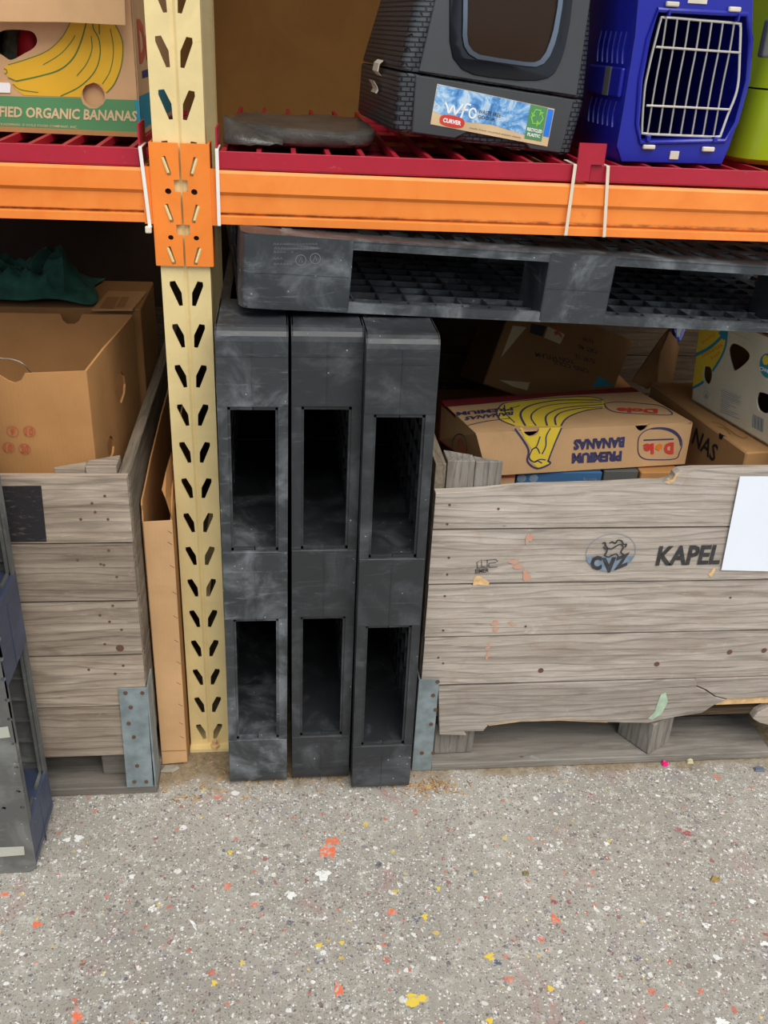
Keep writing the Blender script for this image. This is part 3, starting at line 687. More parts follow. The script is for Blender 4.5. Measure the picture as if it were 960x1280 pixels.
# galvanised corner iron with rivets
def iron(t, x0, x1, xs, y, z0, z1, depth=0.07, tilt=0.0):
    m = MB(); m.hexa([Vector(p) for p in ((x0+tilt, y-0.0028, z0), (x1+tilt, y-0.0028, z0), (x1+tilt, y, z0), (x0+tilt, y, z0), (x0, y-0.0028, z1), (x1, y-0.0028, z1), (x1, y, z1), (x0, y, z1))])
    sg = -1 if xs < (x0+x1)/2 else 1
    m.box(min(xs, xs+sg*0.0028), max(xs, xs+sg*0.0028), y-0.0028, y+depth, z0, z1); o = m.build('corner_iron', M['steel'], t)
    return o
ir = iron(cr, X0-0.001, X0+0.0385, X0-0.001, FY-0.0015, 0.0022, 0.2495)
for px, py in ((547, 852), (541.5, 869), (544.5, 887), (539, 905), (527.5, 941), (541.5, 941)):
    p = YP(FY-0.0045).p3(px, py); m = MB(); m.tube([p+Vector((0, 0.001, 0)), p-Vector((0, 0.0018, 0))], 0.0042, 10); m.build('rivet', M['rust'], ir)
# nail heads and orange spray, stencils, all on the front boards
def nails(t, pl, pts, r=0.0028, w=0.0):
    m = MB()
    for a, b in pts: p = pl.p3(a, b); m.tube([p-pl.n*0.001, p+pl.n*(0.0007+w)], r, 8)
    o = m.build('nail_head', M['rust'], t); o['kind'] = 'stuff'; return o
nails(cr, PF, [(562, 631), (559, 655), (623, 636), (561, 697), (559, 718), (556, 745), (554, 788), (657, 783), (548, 822), (554, 829), (618, 777), (913, 747)], 0.0026)
nails(cr, PF, [(676, 838), (821, 830), (912, 815), (955, 813)], 0.0062)
P2 = YP(FY-0.0006)
def prn(t, mat, fn, name='print'):
    m = MB(); fn(m); o = m.build(name, M[mat], t); o['kind'] = 'stuff'; return o
prn(cr, 'ink_grey', lambda m: m.text(P2, 'KAPEL', (819, 707), (899, 705), (822.5, 682.5), bold=0.035, shear=0.08), 'stencil_lettering')
cc = P2.px(763.5, 690.5)
def ring(m):
    m.stroke(P2, circ(cc[0], cc[1], 0.0500, 0.0425, 40), 0.0011, closed=True, px=False)
    m.flat(P2, [(cc[0]+0.0500*math.cos(a), cc[1]+0.0425*math.sin(a)) for a in [math.radians(190+i*16) for i in range(11)]]+[(cc[0]+.046, cc[1]-.008), (cc[0]-.048, cc[1]-.008)], 0.0005)
prn(cr, 'ink_lblue', ring, 'round_emblem')
prn(cr, 'ink_grey', lambda m: m.text(P2, 'C', (738, 713), (752, 712), (738, 695), bold=0.06, w=0.0012).text(P2, 'V', (752, 716), (770, 715), (752, 697), bold=0.06, w=0.0012).text(P2, 'Z', (767, 713), (785, 706), (769, 697), bold=0.06, w=0.0012), 'stencil_lettering')
def lion(m):
    for pts, wd in (([(753, 679), (756, 678), (757, 682), (759, 685), (758, 690), (756, 694), (761, 696), (765, 693)], .0032), ([(759, 685), (764, 686), (769, 683), (775, 680), (779, 684), (776, 690), (780, 694), (775, 696)], .0028),
                    ([(762, 679), (765, 677), (769, 679), (772, 675), (777, 676), (779, 680), (783, 680), (781, 684)], .0030), ([(765, 694), (770, 692), (773, 696)], .0026), ([(754, 683), (757, 687)], .003)):
        m.stroke(P2, catmull(pts, 4), wd, 0.0011)
prn(cr, 'ink_grey', lion, 'beast_emblem')
def logo(m):
    for pts in ([(597, 710), (596, 703), (602, 699), (602, 708), (606, 708)], [(596, 710), (609, 709), (609, 700), (604, 700)], [(608, 700), (620, 699), (622, 702)], [(611, 704), (620, 703)], [(611, 709), (622, 708.5)], [(611, 709), (611, 704)]):
        m.stroke(P2, pts, 0.0014)
    m.text(P2, 'EIMER', (594, 716.5), (611, 715), (594, 711.5), bold=0.02)
prn(cr, 'ink_grey', logo, 'small_stencil')
def sprays(m):
    rr = random.Random(4)
    for px, py, rx, ry in ((662, 675, .004, .014), (658, 719, .006, .012), (617, 783, .008, .008), (640, 780, .006, .004), (611, 820, .004, .010), (609, 808, .005, .005), (645, 704, .012, .005)):
        for k in range(3):
            o = P2.px(px+rr.uniform(-3, 3), py+rr.uniform(-5, 5)); m.flat(P2, circ(o[0], o[1], rx*rr.uniform(.5, 1.0), ry*rr.uniform(.5, 1.0), 12), 0.0004+k*0.0001)
prn(cr, 'ink_orange', sprays, 'spray_mark')
prn(cr, 'fresh', lambda m: m.flat(P2, [P2.px(*a) for a in ((592, 723), (597, 719), (604, 722), (612, 728), (610, 732), (598, 731), (591, 732))], 0.0003).flat(P2, [P2.px(*a) for a in ((885, 718), (893, 709), (894, 712), (889, 722))], 0.0003), 'bare_patch')
P3 = YP(FY-0.0022)
prn(cr, 'ink_mint', lambda m: m.flat(P3, [P3.px(*a) for a in ((818, 890), (826, 868), (832, 865), (835, 877), (827, 892), (815, 900), (810, 898))], 0.0003), 'paint_smear')
# sheet of paper pinned to the crate front
pp = YP(FY-0.004); pa, pb, pc, pd = [pp.px(*a) for a in ((925, 595.5), (901.5, 712.5), (1035, 716), (1050, 595))]
m = MB(); m.plate(pp, [pb, pc, pd, pa], (), 0, 0.0006); tag(m.build('paper_sheet', M['paper']), 'blank white paper sheet hanging on the stencilled crate front', 'paper')

# left crate
cl = thing('wooden_crate', 'weathered wooden crate left of the cream upright with a black square on its top board', 'crate', (-0.7, 0.4, 0))
LY = -0.138; PL_ = YP(LY); LX0, LX1 = -1.305, -0.1035
JL = [(0.2310, 0.2352), (0.3538, 0.3584), (0.4758, 0.4804), (0.5998, 0.6043)]
plank(PL_, jag(LX0, LX1-.001, .6035, 0.0006, 8, 3), jag(LX0, LX1-.002, .730, 0.0012, 10, 4), cl, 'woodl')
for i in range(3): plank(PL_, jag(LX0, LX1-.002*(i+1) if False else LX1-0.002, JL[i][1], 0.0006, 8, 40+i), jag(LX0, LX1-0.002, JL[i+1][0], 0.0006, 8, 60+i), cl, 'woodl')
plank(PL_, jag(LX0, LX1-0.02, .109, 0.0012, 14, 81), jag(LX0, LX1-0.02, .232, 0.0006, 8, 82), cl, 'woodl')
crate_body(cl, LX0, LX1, LY, 0.96)
skid(cl, LX0, LX1+0.004, LY+0.001, 0.125); skid(cl, LX0, LX1, 0.40); skid(cl, LX0, LX1, 0.84)
for bx in (-1.25, -0.72, -0.17):
    for by in (LY+0.085, 0.45, 0.89): m = MB(); m.box(bx-0.045, bx+0.045, by-0.045, by+0.045, 0.0205, 0.108); m.build('foot_block', M['skid'], cl, bevel=0.002)
batten(cl, LX1-0.022, LY+0.0215, -1, 0.742, 'woodl')
ir = iron(cl, -0.156, -0.1030, -0.1035, LY-0.0015, 0.0235, 0.279, 0.06, -0.004)
for px, py in ((157, 866), (163.5, 884), (161, 904), (167.5, 921), (171.5, 957), (168, 977), (183, 977), (178, 866)):
    p = YP(LY-0.0045).p3(px, py); m = MB(); m.tube([p+Vector((0, 0.001, 0)), p-Vector((0, 0.0018, 0))], 0.004, 10); m.build('rivet', M['rust'], ir)
nails(cl, PL_, [(131, 620), (115, 629), (119, 640), (135, 649), (136, 688), (126, 705), (130, 706), (146, 721), (101, 649), (97, 700), (141, 757), (125, 769), (137, 777), (152, 787), (131, 805), (111, 837), (154, 832), (144, 842)], 0.0026)
nails(cl, PL_, [(150, 810)], 0.0078)
PLp = YP(LY-0.0006)
prn(cl, 'square', lambda m: m.flat(PLp, [PLp.px(*a) for a in ((-60, 608), (51.5, 607), (58.5, 677), (-60, 678))], 0.0003), 'black_square')

# folded cardboard standing between the left crate and the upright
fc = thing('folded_cardboard', 'brown folded cardboard standing between the left crate and the upright', 'cardboard', (-0.07, 0.2, 0))
q = YP(-0.052)
m = MB(); m.plate(q, [(-0.0985, 0.004), (-0.0455, 0.008), (-0.0435, 0.602), (-0.097, 0.599)], (), 0, 0.0035); m.build('front_panel', M['card2'], fc)
def sidep(x0, x1, pts, name):   # pts in (y, z)
    m = MB(); n = len(pts); v = []
    for xx in (0, 0.003): v += [Vector((x0+(x1-x0)*min(1, max(0, (y+0.05)/0.5))+xx, y, z)) for y, z in pts]
    m.add(v, [tuple(range(n)), tuple(range(n, 2*n))[::-1]]+[(i, (i+1) % n, n+(i+1) % n, n+i) for i in range(n)]); return m.build(name, M['cardo'], fc)
sidep(-0.0995, -0.0975, [(-0.052, 0.005), (0.5, 0.005), (0.5, 0.68), (0.3, 0.675), (0.1, 0.66), (0.0, 0.645), (-0.045, 0.64), (-0.05, 0.632), (-0.047, 0.620), (-0.052, 0.60)], 'side_panel')
sidep(-0.0475, -0.052, [(-0.050, 0.006), (0.4, 0.006), (0.4, 0.70), (0.15, 0.70), (0.05, 0.675), (-0.03, 0.62), (-0.05, 0.60)], 'side_panel')
m = MB(); m.add([Vector(p) for p in ((-0.044, -0.050, 0.602), (-0.054, -0.048, 0.645), (-0.060, -0.045, 0.662), (-0.053, -0.02, 0.69), (-0.046, 0.02, 0.71), (-0.043, 0.03, 0.62))], [(0, 1, 2, 3, 4, 5)]); m.build('torn_flap', M['cardo'], fc, normals=False)
st = MB()
for px, py in ((213, 664), (213, 678), (216, 707), (219, 740), (220, 770), (221, 800), (224, 827), (224, 853), (226, 880), (227, 903), (228, 920)):
    p = q.p3(px, py)-Vector((0, 0.0036, 0)); st.tube([p+Vector((-.0045, 0, .003)), p+Vector((.0035, 0, -.003))], 0.0005, 4)
o = st.build('staple', M['rust'], fc); o['kind'] = 'stuff'
m = MB(); m.box(-0.098, -0.046, -0.0562, -0.0555, 0.040, 0.0415); m.build('crease', M['cardd'], fc)

# ------------------------------------------------------------------ boxes in the left crate
def hexbox(P, mat, t, bevel=0.002, name='body'):
    m = MB(); m.hexa(P); return m.build(name, M[mat], t, bevel=bevel)
bx = thing('cardboard_box', 'open brown cardboard box with red circled numbers in the left crate', 'box', (-0.35, 0.1, 0.13))
BY = -0.066; bp = YP(BY); zt = bp.px(108, 464)[1]; xr = bp.px(108, 464)[0]; xl = -0.62; zb = 0.13; ztb = 0.893
Fc = bp.p3(108, 464); Bc = ZP(ztb).p3(166, 394); by1 = Bc.y; sdir = Vector((Bc.x-Fc.x, Bc.y-Fc.y, 0)); slen = sdir.length
def polypx(pl, pts): return [pl.px(*a) for a in pts]
th = 0.004
nf = polypx(bp, [(-6, 466.5), (2, 471), (10, 476), (18, 479), (26, 476), (31, 467)])
m = MB(); m.plate(bp, [(xl, zb), (xr, zb), (xr, zt)]+nf[::-1]+[(xl, zt)], (), -th, 0); m.build('front_panel', M['cardo'], bx)
rp = Plane((Fc.x, Fc.y, 0), sdir, (0, 0, 1))
mk = lambda pts: polypx(rp, pts)
h1 = mk([(148, 470), (152, 464), (155, 469), (157, 480), (156, 492), (152, 504), (147, 500), (144, 492), (145, 480)])
h2 = mk([(138, 544), (141, 548), (143, 558), (142, 567), (139, 572), (135, 567), (134, 556), (136, 548)])
m = MB(); m.plate(rp, [(th, zb), (slen, zb), (slen, ztb), (slen*.7, zt+(ztb-zt)*.72), (slen*.35, zt+(ztb-zt)*.30+.002), (th, zt)], [h1, h2], -th, 0); m.build('side_panel', M['cardo'], bx)
m = MB(); m.box(xl, xl+th, BY+th, by1, zb, zt); m.build('side_panel', M['cardo'], bx)
bkp = YP(by1); nb = polypx(bkp, [(76, 396), (79, 401), (84, 405), (93, 405), (99, 401), (103, 396)])
m = MB(); m.plate(bkp, [(xl, zb), (Bc.x-.002, zb), (Bc.x-.002, ztb)]+[(a, ztb if i in (0, 5) else b) for i, (a, b) in enumerate(nb)][::-1]+[(xl, ztb)], (), -th, 0); m.build('back_panel', M['cardo'], bx)
m = MB(); m.box(xl, xr, BY, by1, zb, zb+0.004); m.build('bottom_panel', M['cardo'], bx)
bq = YP(BY-0.0006)
def reds(m):
    for s, px, py, w in (('9', 16, 539, 6), ('10', 37, 539, 10), ('10', 11, 559, 10), ('20', 31, 561, 10)):
        c = bq.px(px, py); m.stroke(bq, circ(c[0], c[1], 0.0098, n=18), 0.0011, closed=True, px=False)
        m.text(bq, s, (px-w/2, py+4.5), (px+w/2, py+4.5), (px-w/2, py-4.5), bold=0.03)
prn(bx, 'ink_fred', reds, 'circled_numbers')
# wire loop hooked over the front edge
wp = YP(BY-0.003); pts = catmull([(-40, 430), (-20, 440), (0, 447.5), (14, 449), (26, 453), (34, 460), (39, 466)], 4)
wpts = [YP(BY+0.03+0.02*math.sin(i*.3)).p3(*a) for i, a in enumerate(pts)]
m = MB(); m.tube(wpts, 0.0012, 6); tag(m.build('wire_handle', M['wire']), 'thin bent metal wire sticking out of the open brown box', 'wire')

# second box behind with its printed flap
b2 = thing('cardboard_box', 'shade-darkened brown cardboard box behind the open box, under the green cloth', 'box', (-0.4, 0.5, 0.13))
zc = 0.898
hexbox([Vector(p) for p in ((-0.70, .325, .13), (-0.128, .325, .13), (-0.128, .56, .13), (-0.70, .56, .13), (-0.70, .325, zc), (-0.128, .325, zc), (-0.128, .56, zc), (-0.70, .56, zc))], 'cardd', b2)  # darker card chosen so the body colour carries the shadow here
tp = ZP(zc+0.0006)
m = MB(); m.plate(ZP(zc+0.001), [tp.px(*a) for a in ((115, 389), (136, 366), (184, 367), (166, 389))], (), 0, 0.004); m.build('flap', M['card'], b2)
prn(b2, 'cardd', lambda m: m.flat(ZP(zc+0.0056), [tp.px(*a) for a in ((125, 388), (134, 374), (150, 374), (142, 389))], 0.0002).flat(ZP(zc+0.0056), [tp.px(*a) for a in ((145, 387), (152, 374), (162, 374), (156, 387))], 0.0002), 'print')
# cloth draped in folds
def cloth():
    from mathutils import noise
    nx, ny = 56, 44; v = []; f = []
    for j in range(ny):
        for i in range(nx):
            u = i/(nx-1); w = j/(ny-1)
            x = -0.62+u*0.40; y = 0.330+w*0.22
            rr = max(0, min(1, (1-u)*7)); edge = min(1, w*5)*min(1, (1-w)*4)
            prof = 0.030+0.078*math.exp(-((u-0.80)/0.16)**2)+0.05*math.exp(-((u-0.45)/0.25)**2)
            h = prof*min(1, 0.15+1.1*math.sin(math.pi*min(1, w*1.1)))*min(1, (1-u)*6+0.02)
            n1 = noise.noise(Vector((u*5+w*3, w*4-u*2, 0.3)))
            ridge = abs(noise.noise(Vector((u*9-w*5, w*5+u*3, 2.1))))
            h = h*0.58+(0.030*n1+0.050*(0.28-ridge)+0.006*noise.noise(Vector((u*18, w*9, 4))))*rr*edge
            x += 0.02*noise.noise(Vector((w*2.5, u*2, 5)))-0.03*(abs(w-0.1)*u); y += 0.02*noise.noise(Vector((u*7, w, 9)))
            v.append(Vector((x, y, zc+0.006+max(0.001, h)))); 
    for j in range(ny-1):
        for i in range(nx-1): a = j*nx+i; f.append((a, a+1, a+nx+1, a+nx))
    m = MB(); m.add(v, f); return m.build('cloth', M['cloth'], None, smooth=True)
co = cloth(); so_ = co.modifiers.new('s', 'SOLIDIFY'); so_.thickness = 0.002; so_.offset = 1
tag(co, 'crumpled dark green cloth lying on boxes in the left crate', 'cloth')

# ------------------------------------------------------------------ boxes in the right crate
def panels(t, P, mat, front=None, top=None, th=0.004, names=None):
    """closed box of thin panels from 8 corners (bottom ccw, top ccw); front/top may be replaced by plates built apart"""
    Q = [(0, 1, 5, 4, 'front_panel'), (1, 2, 6, 5, 'side_panel'), (2, 3, 7, 6, 'back_panel'), (3, 0, 4, 7, 'side_panel'), (4, 5, 6, 7, 'top_panel'), (3, 2, 1, 0, 'bottom_panel')]
    c = sum(P, Vector())/8
    for a, b, d, e, nm in Q:
        if (front and nm == 'front_panel') or (top and nm == 'top_panel') or (names and nm in names): continue
        q = [P[i] for i in (a, b, d, e)]; n = (q[1]-q[0]).cross(q[3]-q[0]).normalized()
        if n.dot(q[0]-c) < 0: n = -n
        m = MB(); m.add(q+[p-n*th for p in q], [(0, 1, 2, 3), (7, 6, 5, 4), (0, 1, 5, 4), (1, 2, 6, 5), (2, 3, 7, 6), (3, 0, 4, 7)]); m.build(nm, M[mat], t, bevel=0.0008)

def s3(pts, ox=560, oy=480, k=3.0): return [(ox+a/k, oy+b/k) for a, b in pts]
def U(pl, pts): return [pl.px(*a) for a in pts]
dole = thing('banana_box', 'upside-down tan and red banana box lying in the stencilled crate, bananas printed on top', 'box', (0.75, 0.3, 0.57))
RD = rot(6.4, 0, -1.0); ex, ey, ez = RD @ Vector((1, 0, 0)), RD @ Vector((0, 1, 0)), RD @ Vector((0, 0, 1))
DF = Plane((0.58, 0.115, 0.61), ex, ez)
TL, TR, BL_, BR_ = [DF.p3(*a) for a in ((595, 541.7), (866, 528), (609, 595), (856, 580))]
DT = Plane(TL, (TR-TL), ey)
BTL, BTR = DT.p3(551, 501), DT.p3(790, 484)
BBL, BBR = BTL-ez*0.095, BTR-ez*0.095
panels(dole, [BL_, BR_, BBR, BBL, TL, TR, BTR, BTL], 'card2', front=True, top=True)
n1 = s3([(276, 158), (284, 180), (295, 192), (308, 197), (322, 194), (335, 184), (341, 160)]); n2 = s3([(698, 137), (704, 160), (713, 173), (724, 178), (738, 172), (750, 158), (758, 142)])
ft = [(595, 541.7)]+n1+n2+[(866, 528), (856, 580), (609, 595)]
ft[1] = (652, 538.9); ft[7] = (673.6, 537.8); ft[8] = (792.6, 531.7); ft[14] = (812.6, 530.7)
m = MB(); m.plate(DF, U(DF, ft), (), -0.004, 0); m.build('front_panel', M['card2'], dole)
m = MB(); m.plate(DT, U(DT, [(595, 541.7), (652, 538.9), (654, 537.5), (672, 536.5), (673.6, 537.8), (792.6, 531.7), (795, 530), (811, 529), (812.6, 530.7), (866, 528), (790, 484), (551, 501)]), (), -0.004, 0.0); m.build('top_panel', M['card2'], dole)
prn(dole, 'ink_dred', lambda m: m.flat(DT, U(DT, [(551, 501), (790, 484), (800, 490), (700, 495), (600, 505.5), (557, 509)])), 'red_band')
lf = Plane(TL, TL-BTL, ez)
prn(dole, 'ink_dred', lambda m: m.add([p-ex*0.001 for p in (BTL, TL.lerp(BTL, .55), BL_.lerp(BBL, .6), BBL)], [(0, 1, 2, 3)]), 'red_band')
LFp = Plane(TL, -(BTL-TL), ez)
prn(dole, 'ink_fred', lambda m: m.text(LFp, 'D', (576, 566), (571, 548), (582, 566), bold=0.04, w=0.0012), 'print')
prn(dole, 'ink_blue', lambda m: m.stroke(LFp, catmull([(567, 566), (566, 552), (572, 543), (580, 545), (584, 558), (583, 572)], 4), 0.0025, 0.0010), 'print')
prn(dole, 'ink_yel', lambda m: m.flat(DF, U(DF, s3([(270, 164), (278, 163), (286, 183), (300, 196), (318, 197), (336, 187), (343, 164), (422, 162), (398, 222), (372, 288), (380, 298), (337, 314), (312, 292), (304, 262), (312, 240), (288, 205)])))
    .flat(DT, U(DT, s3(catmull([(180, 108), (200, 80), (230, 70), (300, 62), (400, 54), (520, 50), (578, 60), (582, 92), (520, 100), (470, 116), (440, 134), (424, 158), (345, 161), (250, 156), (196, 135)], 3)))), 'banana_print')
def dl(m):
    for pts, w in (([(250, 166), (282, 210), (302, 248), (298, 290), (335, 316), (383, 298), (372, 286)], .0038), ([(426, 164), (400, 222), (374, 290)], .0034), ([(345, 196), (332, 232), (316, 245), (304, 275), (322, 292), (336, 288), (352, 296)], .0028), ([(384, 165), (368, 195), (366, 232), (352, 262)], .003), ([(312, 246), (332, 238), (344, 260)], .0026), ([(322, 292), (344, 282), (366, 284)], .0026)):
        m.stroke(DF, s3(catmull(pts, 4)), w, 0.0011)
    for pts, w in (([(180, 108), (200, 80), (230, 70), (300, 62), (400, 54), (520, 48), (578, 60), (560, 64)], .0035), ([(182, 108), (196, 135), (250, 158)], .0035), ([(290, 158), (272, 120), (285, 95), (330, 76), (420, 62), (560, 62)], .005), ([(330, 158), (312, 130), (320, 108), (360, 86), (440, 74), (575, 70)], .0035),
                    ([(372, 158), (366, 128), (385, 108), (440, 90), (580, 78)], .004), ([(405, 156), (402, 128), (430, 106), (500, 92), (580, 88)], .004), ([(580, 92), (520, 100), (470, 116), (440, 134), (424, 158)], .004), ([(212, 80), (215, 110), (250, 146)], .003), ([(240, 92), (270, 82)], .003),
                    ([(585, 75), (600, 95), (640, 108), (740, 114), (840, 116), (800, 84), (720, 74), (640, 68), (585, 75)], .0028), ([(75, 156), (150, 140), (235, 130)], .003)):
        m.stroke(DT, s3(catmull(pts, 4)), w, 0.0011)
    m.text(DF, 'PREMIUM', (777.5, 563), (715, 566), (776.5, 576), bold=0.06, w=0.001)
    m.text(DF, 'BANANAS', (781, 545.5), (717, 549), (780, 559), bold=0.06, w=0.001)
    m.text(DT, 'BANANAS', *s3([(246, 104), (66, 124), (243, 118)]), bold=0.04, w=0.0012)
    m.text(DT, 'PREMIUM', *s3([(240, 88), (30, 107), (246, 101)]), bold=0.04, w=0.0012)
    m.stroke(DF, s3(catmull([(712, 225), (714, 258), (728, 276), (760, 283), (850, 280), (868, 255), (877, 225), (868, 195), (840, 172), (790, 163), (745, 172), (718, 195)], 4, True)), 0.0022, 0.0009, closed=True)
    m.stroke(DF, s3(catmull([(760, 168), (800, 165), (840, 175), (866, 198), (872, 232)], 4)), lambda t: 0.0015+0.005*math.sin(math.pi*t), 0.0012)
    m.stroke(DF, s3([(733, 210), (846, 206)]), 0.0034)
prn(dole, 'ink_blue', dl, 'blue_print')
prn(dole, 'ink_red', lambda m: m.text(DF, 'D', (842, 552.5), (830, 553), (841.5, 567), bold=0.07, w=0.0014).text(DF, 'le', (817, 553.5), (804, 554), (817, 567), bold=0.06, w=0.0014).text(DT, 'Dole', *s3([(786, 95), (634, 90), (786, 112)]), bold=0.05, w=0.0014), 'logo_print')
prn(dole, 'ink_dorange', lambda m: m.flat(DF, [(lambda o: (o[0]+0.0088*math.cos(i*.524)*(1 if i % 2 else .8), o[1]+0.0088*math.sin(i*.524)*(1 if i % 2 else .8)))(DF.px(823.5, 558.5)) for i in range(12)], 0.0012), 'logo_print')
# boxes standing under the banana box
zb_ = min(BL_.z, BR_.z, BBL.z, BBR.z)-0.002
def under(xa, xb, mat, label, name='cardboard_box', y=0.138, top=None, d=0.22):
    pl = YP(y); a = pl.px(xa, 598)[0]; b = pl.px(xb, 598)[0]; zt_ = top or zb_
    t = thing(name, label, 'box', ((a+b)/2, y+.1, 0.129)); hexbox([Vector(p) for p in ((a, y, .129), (b, y, .129), (b, y+d, .129), (a, y+d, .129), (a, y, zt_), (b, y, zt_), (b, y+d, zt_), (a, y+d, zt_))], mat, t); return t, a, b, zt_
u1 = under(606, 644, 'card2', 'narrow tan box with a red top line under the banana box')
prn(u1[0], 'ink_red', lambda m: m.flat(YP(0.1375), [(u1[1], u1[3]-.012), (u1[2], u1[3]-.012), (u1[2], u1[3]-.009), (u1[1], u1[3]-.009)], 0.0003), 'red_line')
u2 = under(646, 752, 'bluebox', 'blue printed box under the banana box')
def b2p(m):
    pl = YP(0.1375)
    for x in (652, 667): o = pl.px(x, 598); m.flat(pl, circ(o[0], o[1], .010, n=12), 0.0003)
    m.text(pl, 'Bonnie', (729, 602), (746, 601), (729, 597), w=0.0004)
prn(u2[0], 'ink_lblue', b2p, 'print')
under(754, 797, 'greycard', 'grey box under the banana box, beside the blue one', y=0.145)
under(800, 850, 'cardo', 'plain brown box under the right end of the banana box')

# box with NAS lettering, standing behind the paper sheet
nas = thing('cardboard_box', 'brown cardboard box lettered NAS behind the crate front, under the pale box', 'box', (1.2, 0.1, 0.129))
RN = rot(7, 0, 0); nx_, ny_ = RN @ Vector((1, 0, 0)), RN @ Vector((0, 1, 0))
c0 = YP(0.045).p3(933, 566); zt2 = c0.z; Lw, Dw = 0.38, 0.42
nb_ = [c0, c0+nx_*Lw, c0+nx_*Lw+ny_*Dw, c0+ny_*Dw]
P = [Vector((p.x, p.y, 0.129)) for p in nb_]+nb_
hexbox(P, 'card', nas, 0.003)
NL = Plane(c0, -ny_, (0, 0, 1)); NTp = Plane(c0, nx_, ny_)
prn(nas, 'ink_black', lambda m: m.text(NL, 'NAS', (864.5, 554), (892.5, 578.5), (870.5, 534), bold=0.02), 'lettering')
prn(nas, 'dark', lambda m: m.flat(NL, U(NL, [(899, 541), (905, 545), (902, 550), (899, 548)])).flat(NTp, U(NTp, [(899, 541), (905, 544.5), (909, 546), (903, 545)])), 'torn_hole')
prn(nas, 'cardd', lambda m: m.stroke(NTp, catmull([(890, 528), (900, 530), (912, 538), (922, 545), (930, 548), (934, 546)], 4), 0.004).stroke(NTp, catmull([(897, 534), (906, 536), (913, 543)], 4), 0.004), 'print')

# pale banana box with hand holes standing on it
ch = thing('banana_box', 'pale printed banana box with dark hand holes, tilted on the NAS carton', 'box', (1.25, 0.1, 0.75))
RC = rot(12.4, 0, -6.3); cx_, cy_, cz_ = [RC @ Vector(v) for v in ((1, 0, 0), (0, 1, 0), (0, 0, 1))]
QB = ZP(zt2+0.003).p3(864, 500); CF = Plane(QB, -cy_, cz_)
H_, D_, L_ = 0.225, 0.40, 0.27
o = QB-cy_*D_
P = [o, o+cx_*L_, o+cx_*L_+cy_*D_, QB]; P = P+[p+cz_*H_ for p in P]
PP = P
Q6 = lambda pts: [(850+a/6.4, 400+b/6.4) for a, b in pts]
ho = [U(CF, Q6(q)) for q in ([(415, 190), (470, 200), (545, 255), (548, 320), (445, 405), (412, 370), (385, 245)], [(198, 370), (240, 375), (256, 435), (236, 510), (200, 497), (184, 440)], [(622, 590), (650, 578), (715, 600), (760, 640), (762, 700), (690, 748), (630, 722), (610, 650)])]
for q in (0, 1, 2):
    pts = ho[q]; ho[q] = catmull(pts, 3, True)
pc = sum(P, Vector())/8
for a, b, d, e, nm in ((0, 1, 5, 4, 'side_panel'), (1, 2, 6, 5, 'back_panel'), (2, 3, 7, 6, 'side_panel'), (4, 5, 6, 7, 'top_panel'), (3, 2, 1, 0, 'bottom_panel')):
    q = [P[i] for i in (a, b, d, e)]; n = (q[1]-q[0]).cross(q[3]-q[0]).normalized()
    if n.dot(q[0]-pc) < 0: n = -n
    m = MB(); m.add(q+[p-n*.004 for p in q], [(0, 1, 2, 3), (7, 6, 5, 4), (0, 1, 5, 4), (1, 2, 6, 5), (2, 3, 7, 6), (3, 0, 4, 7)]); m.build(nm, M['cardo'], ch)
m = MB(); m.plate(CF, [(0, 0), (D_, 0), (D_, H_), (0, H_)], ho, -0.004, 0); m.build('front_panel', M['whitebox'], ch)
def clip(pts): return [(max(0.0003, min(D_, a)), max(0.0003, min(H_-0.0003, b))) for a, b in U(CF, Q6(pts))]
yel = clip([(100, 540), (132, -60), (395, -60), (378, 90), (368, 200), (330, 300), (250, 425), (256, 436), (236, 508), (205, 498), (150, 520)])
hl = clip([(186, 440), (198, 372), (240, 376), (256, 432)])
m = MB(); m.plate(CF, yel, (), 0.0002, 0.0005)
prn(ch, 'ink_yel', lambda m: m.flat(CF, clip([(98, 552), (132, -60), (395, -60), (378, 90), (368, 200), (330, 300), (262, 410), (240, 374), (198, 368), (182, 440), (194, 488), (150, 525)])), 'yellow_print')
def teal(m):
    m.stroke(CF, [tuple(x) for x in clip(catmull([(392, -60), (378, 90), (368, 200), (330, 300), (262, 408)], 4))], 0.0062, 0.0009, px=False)
    m.stroke(CF, [tuple(x) for x in clip(catmull([(98, 545), (150, 520), (192, 492)], 4))], 0.0065, 0.0009, px=False)
    m.stroke(CF, [tuple(x) for x in clip(catmull([(112, 282), (180, 255), (260, 205), (350, 120)], 4))], 0.0075, 0.0009, px=False)
    m.flat(CF, clip([(310, 100), (380, 40), (376, 150), (350, 160)]), 0.0010)
    oc = U(CF, Q6([(702, 366)]))[0]; m.flat(CF, circ(oc[0], oc[1], 0.024, 0.0255, 24), 0.0009)
prn(ch, 'ink_teal', teal, 'teal_print')
prn(ch, 'ink_dorange', lambda m: m.text(CF, 'quality', *Q6([(180, 200), (290, 130), (170, 165)]), w=0.0009).text(CF, 'bananas', *Q6([(185, 300), (345, 210), (175, 265)]), w=0.0009).text(CF, 'fresh', *Q6([(250, 325), (325, 270), (245, 295)]), w=0.0009), 'orange_lettering')
prn(ch, 'ink_yel', lambda m: m.flat(CF, U(CF, Q6(circ(690, 320, 26, 40, 14))), 0.0014), 'yellow_print')
prn(ch, 'ink_white', lambda m: m.text(CF, 'Chiquita', *Q6([(638, 410), (765, 440), (642, 370)]), w=0.0016, bold=0.03), 'white_lettering')
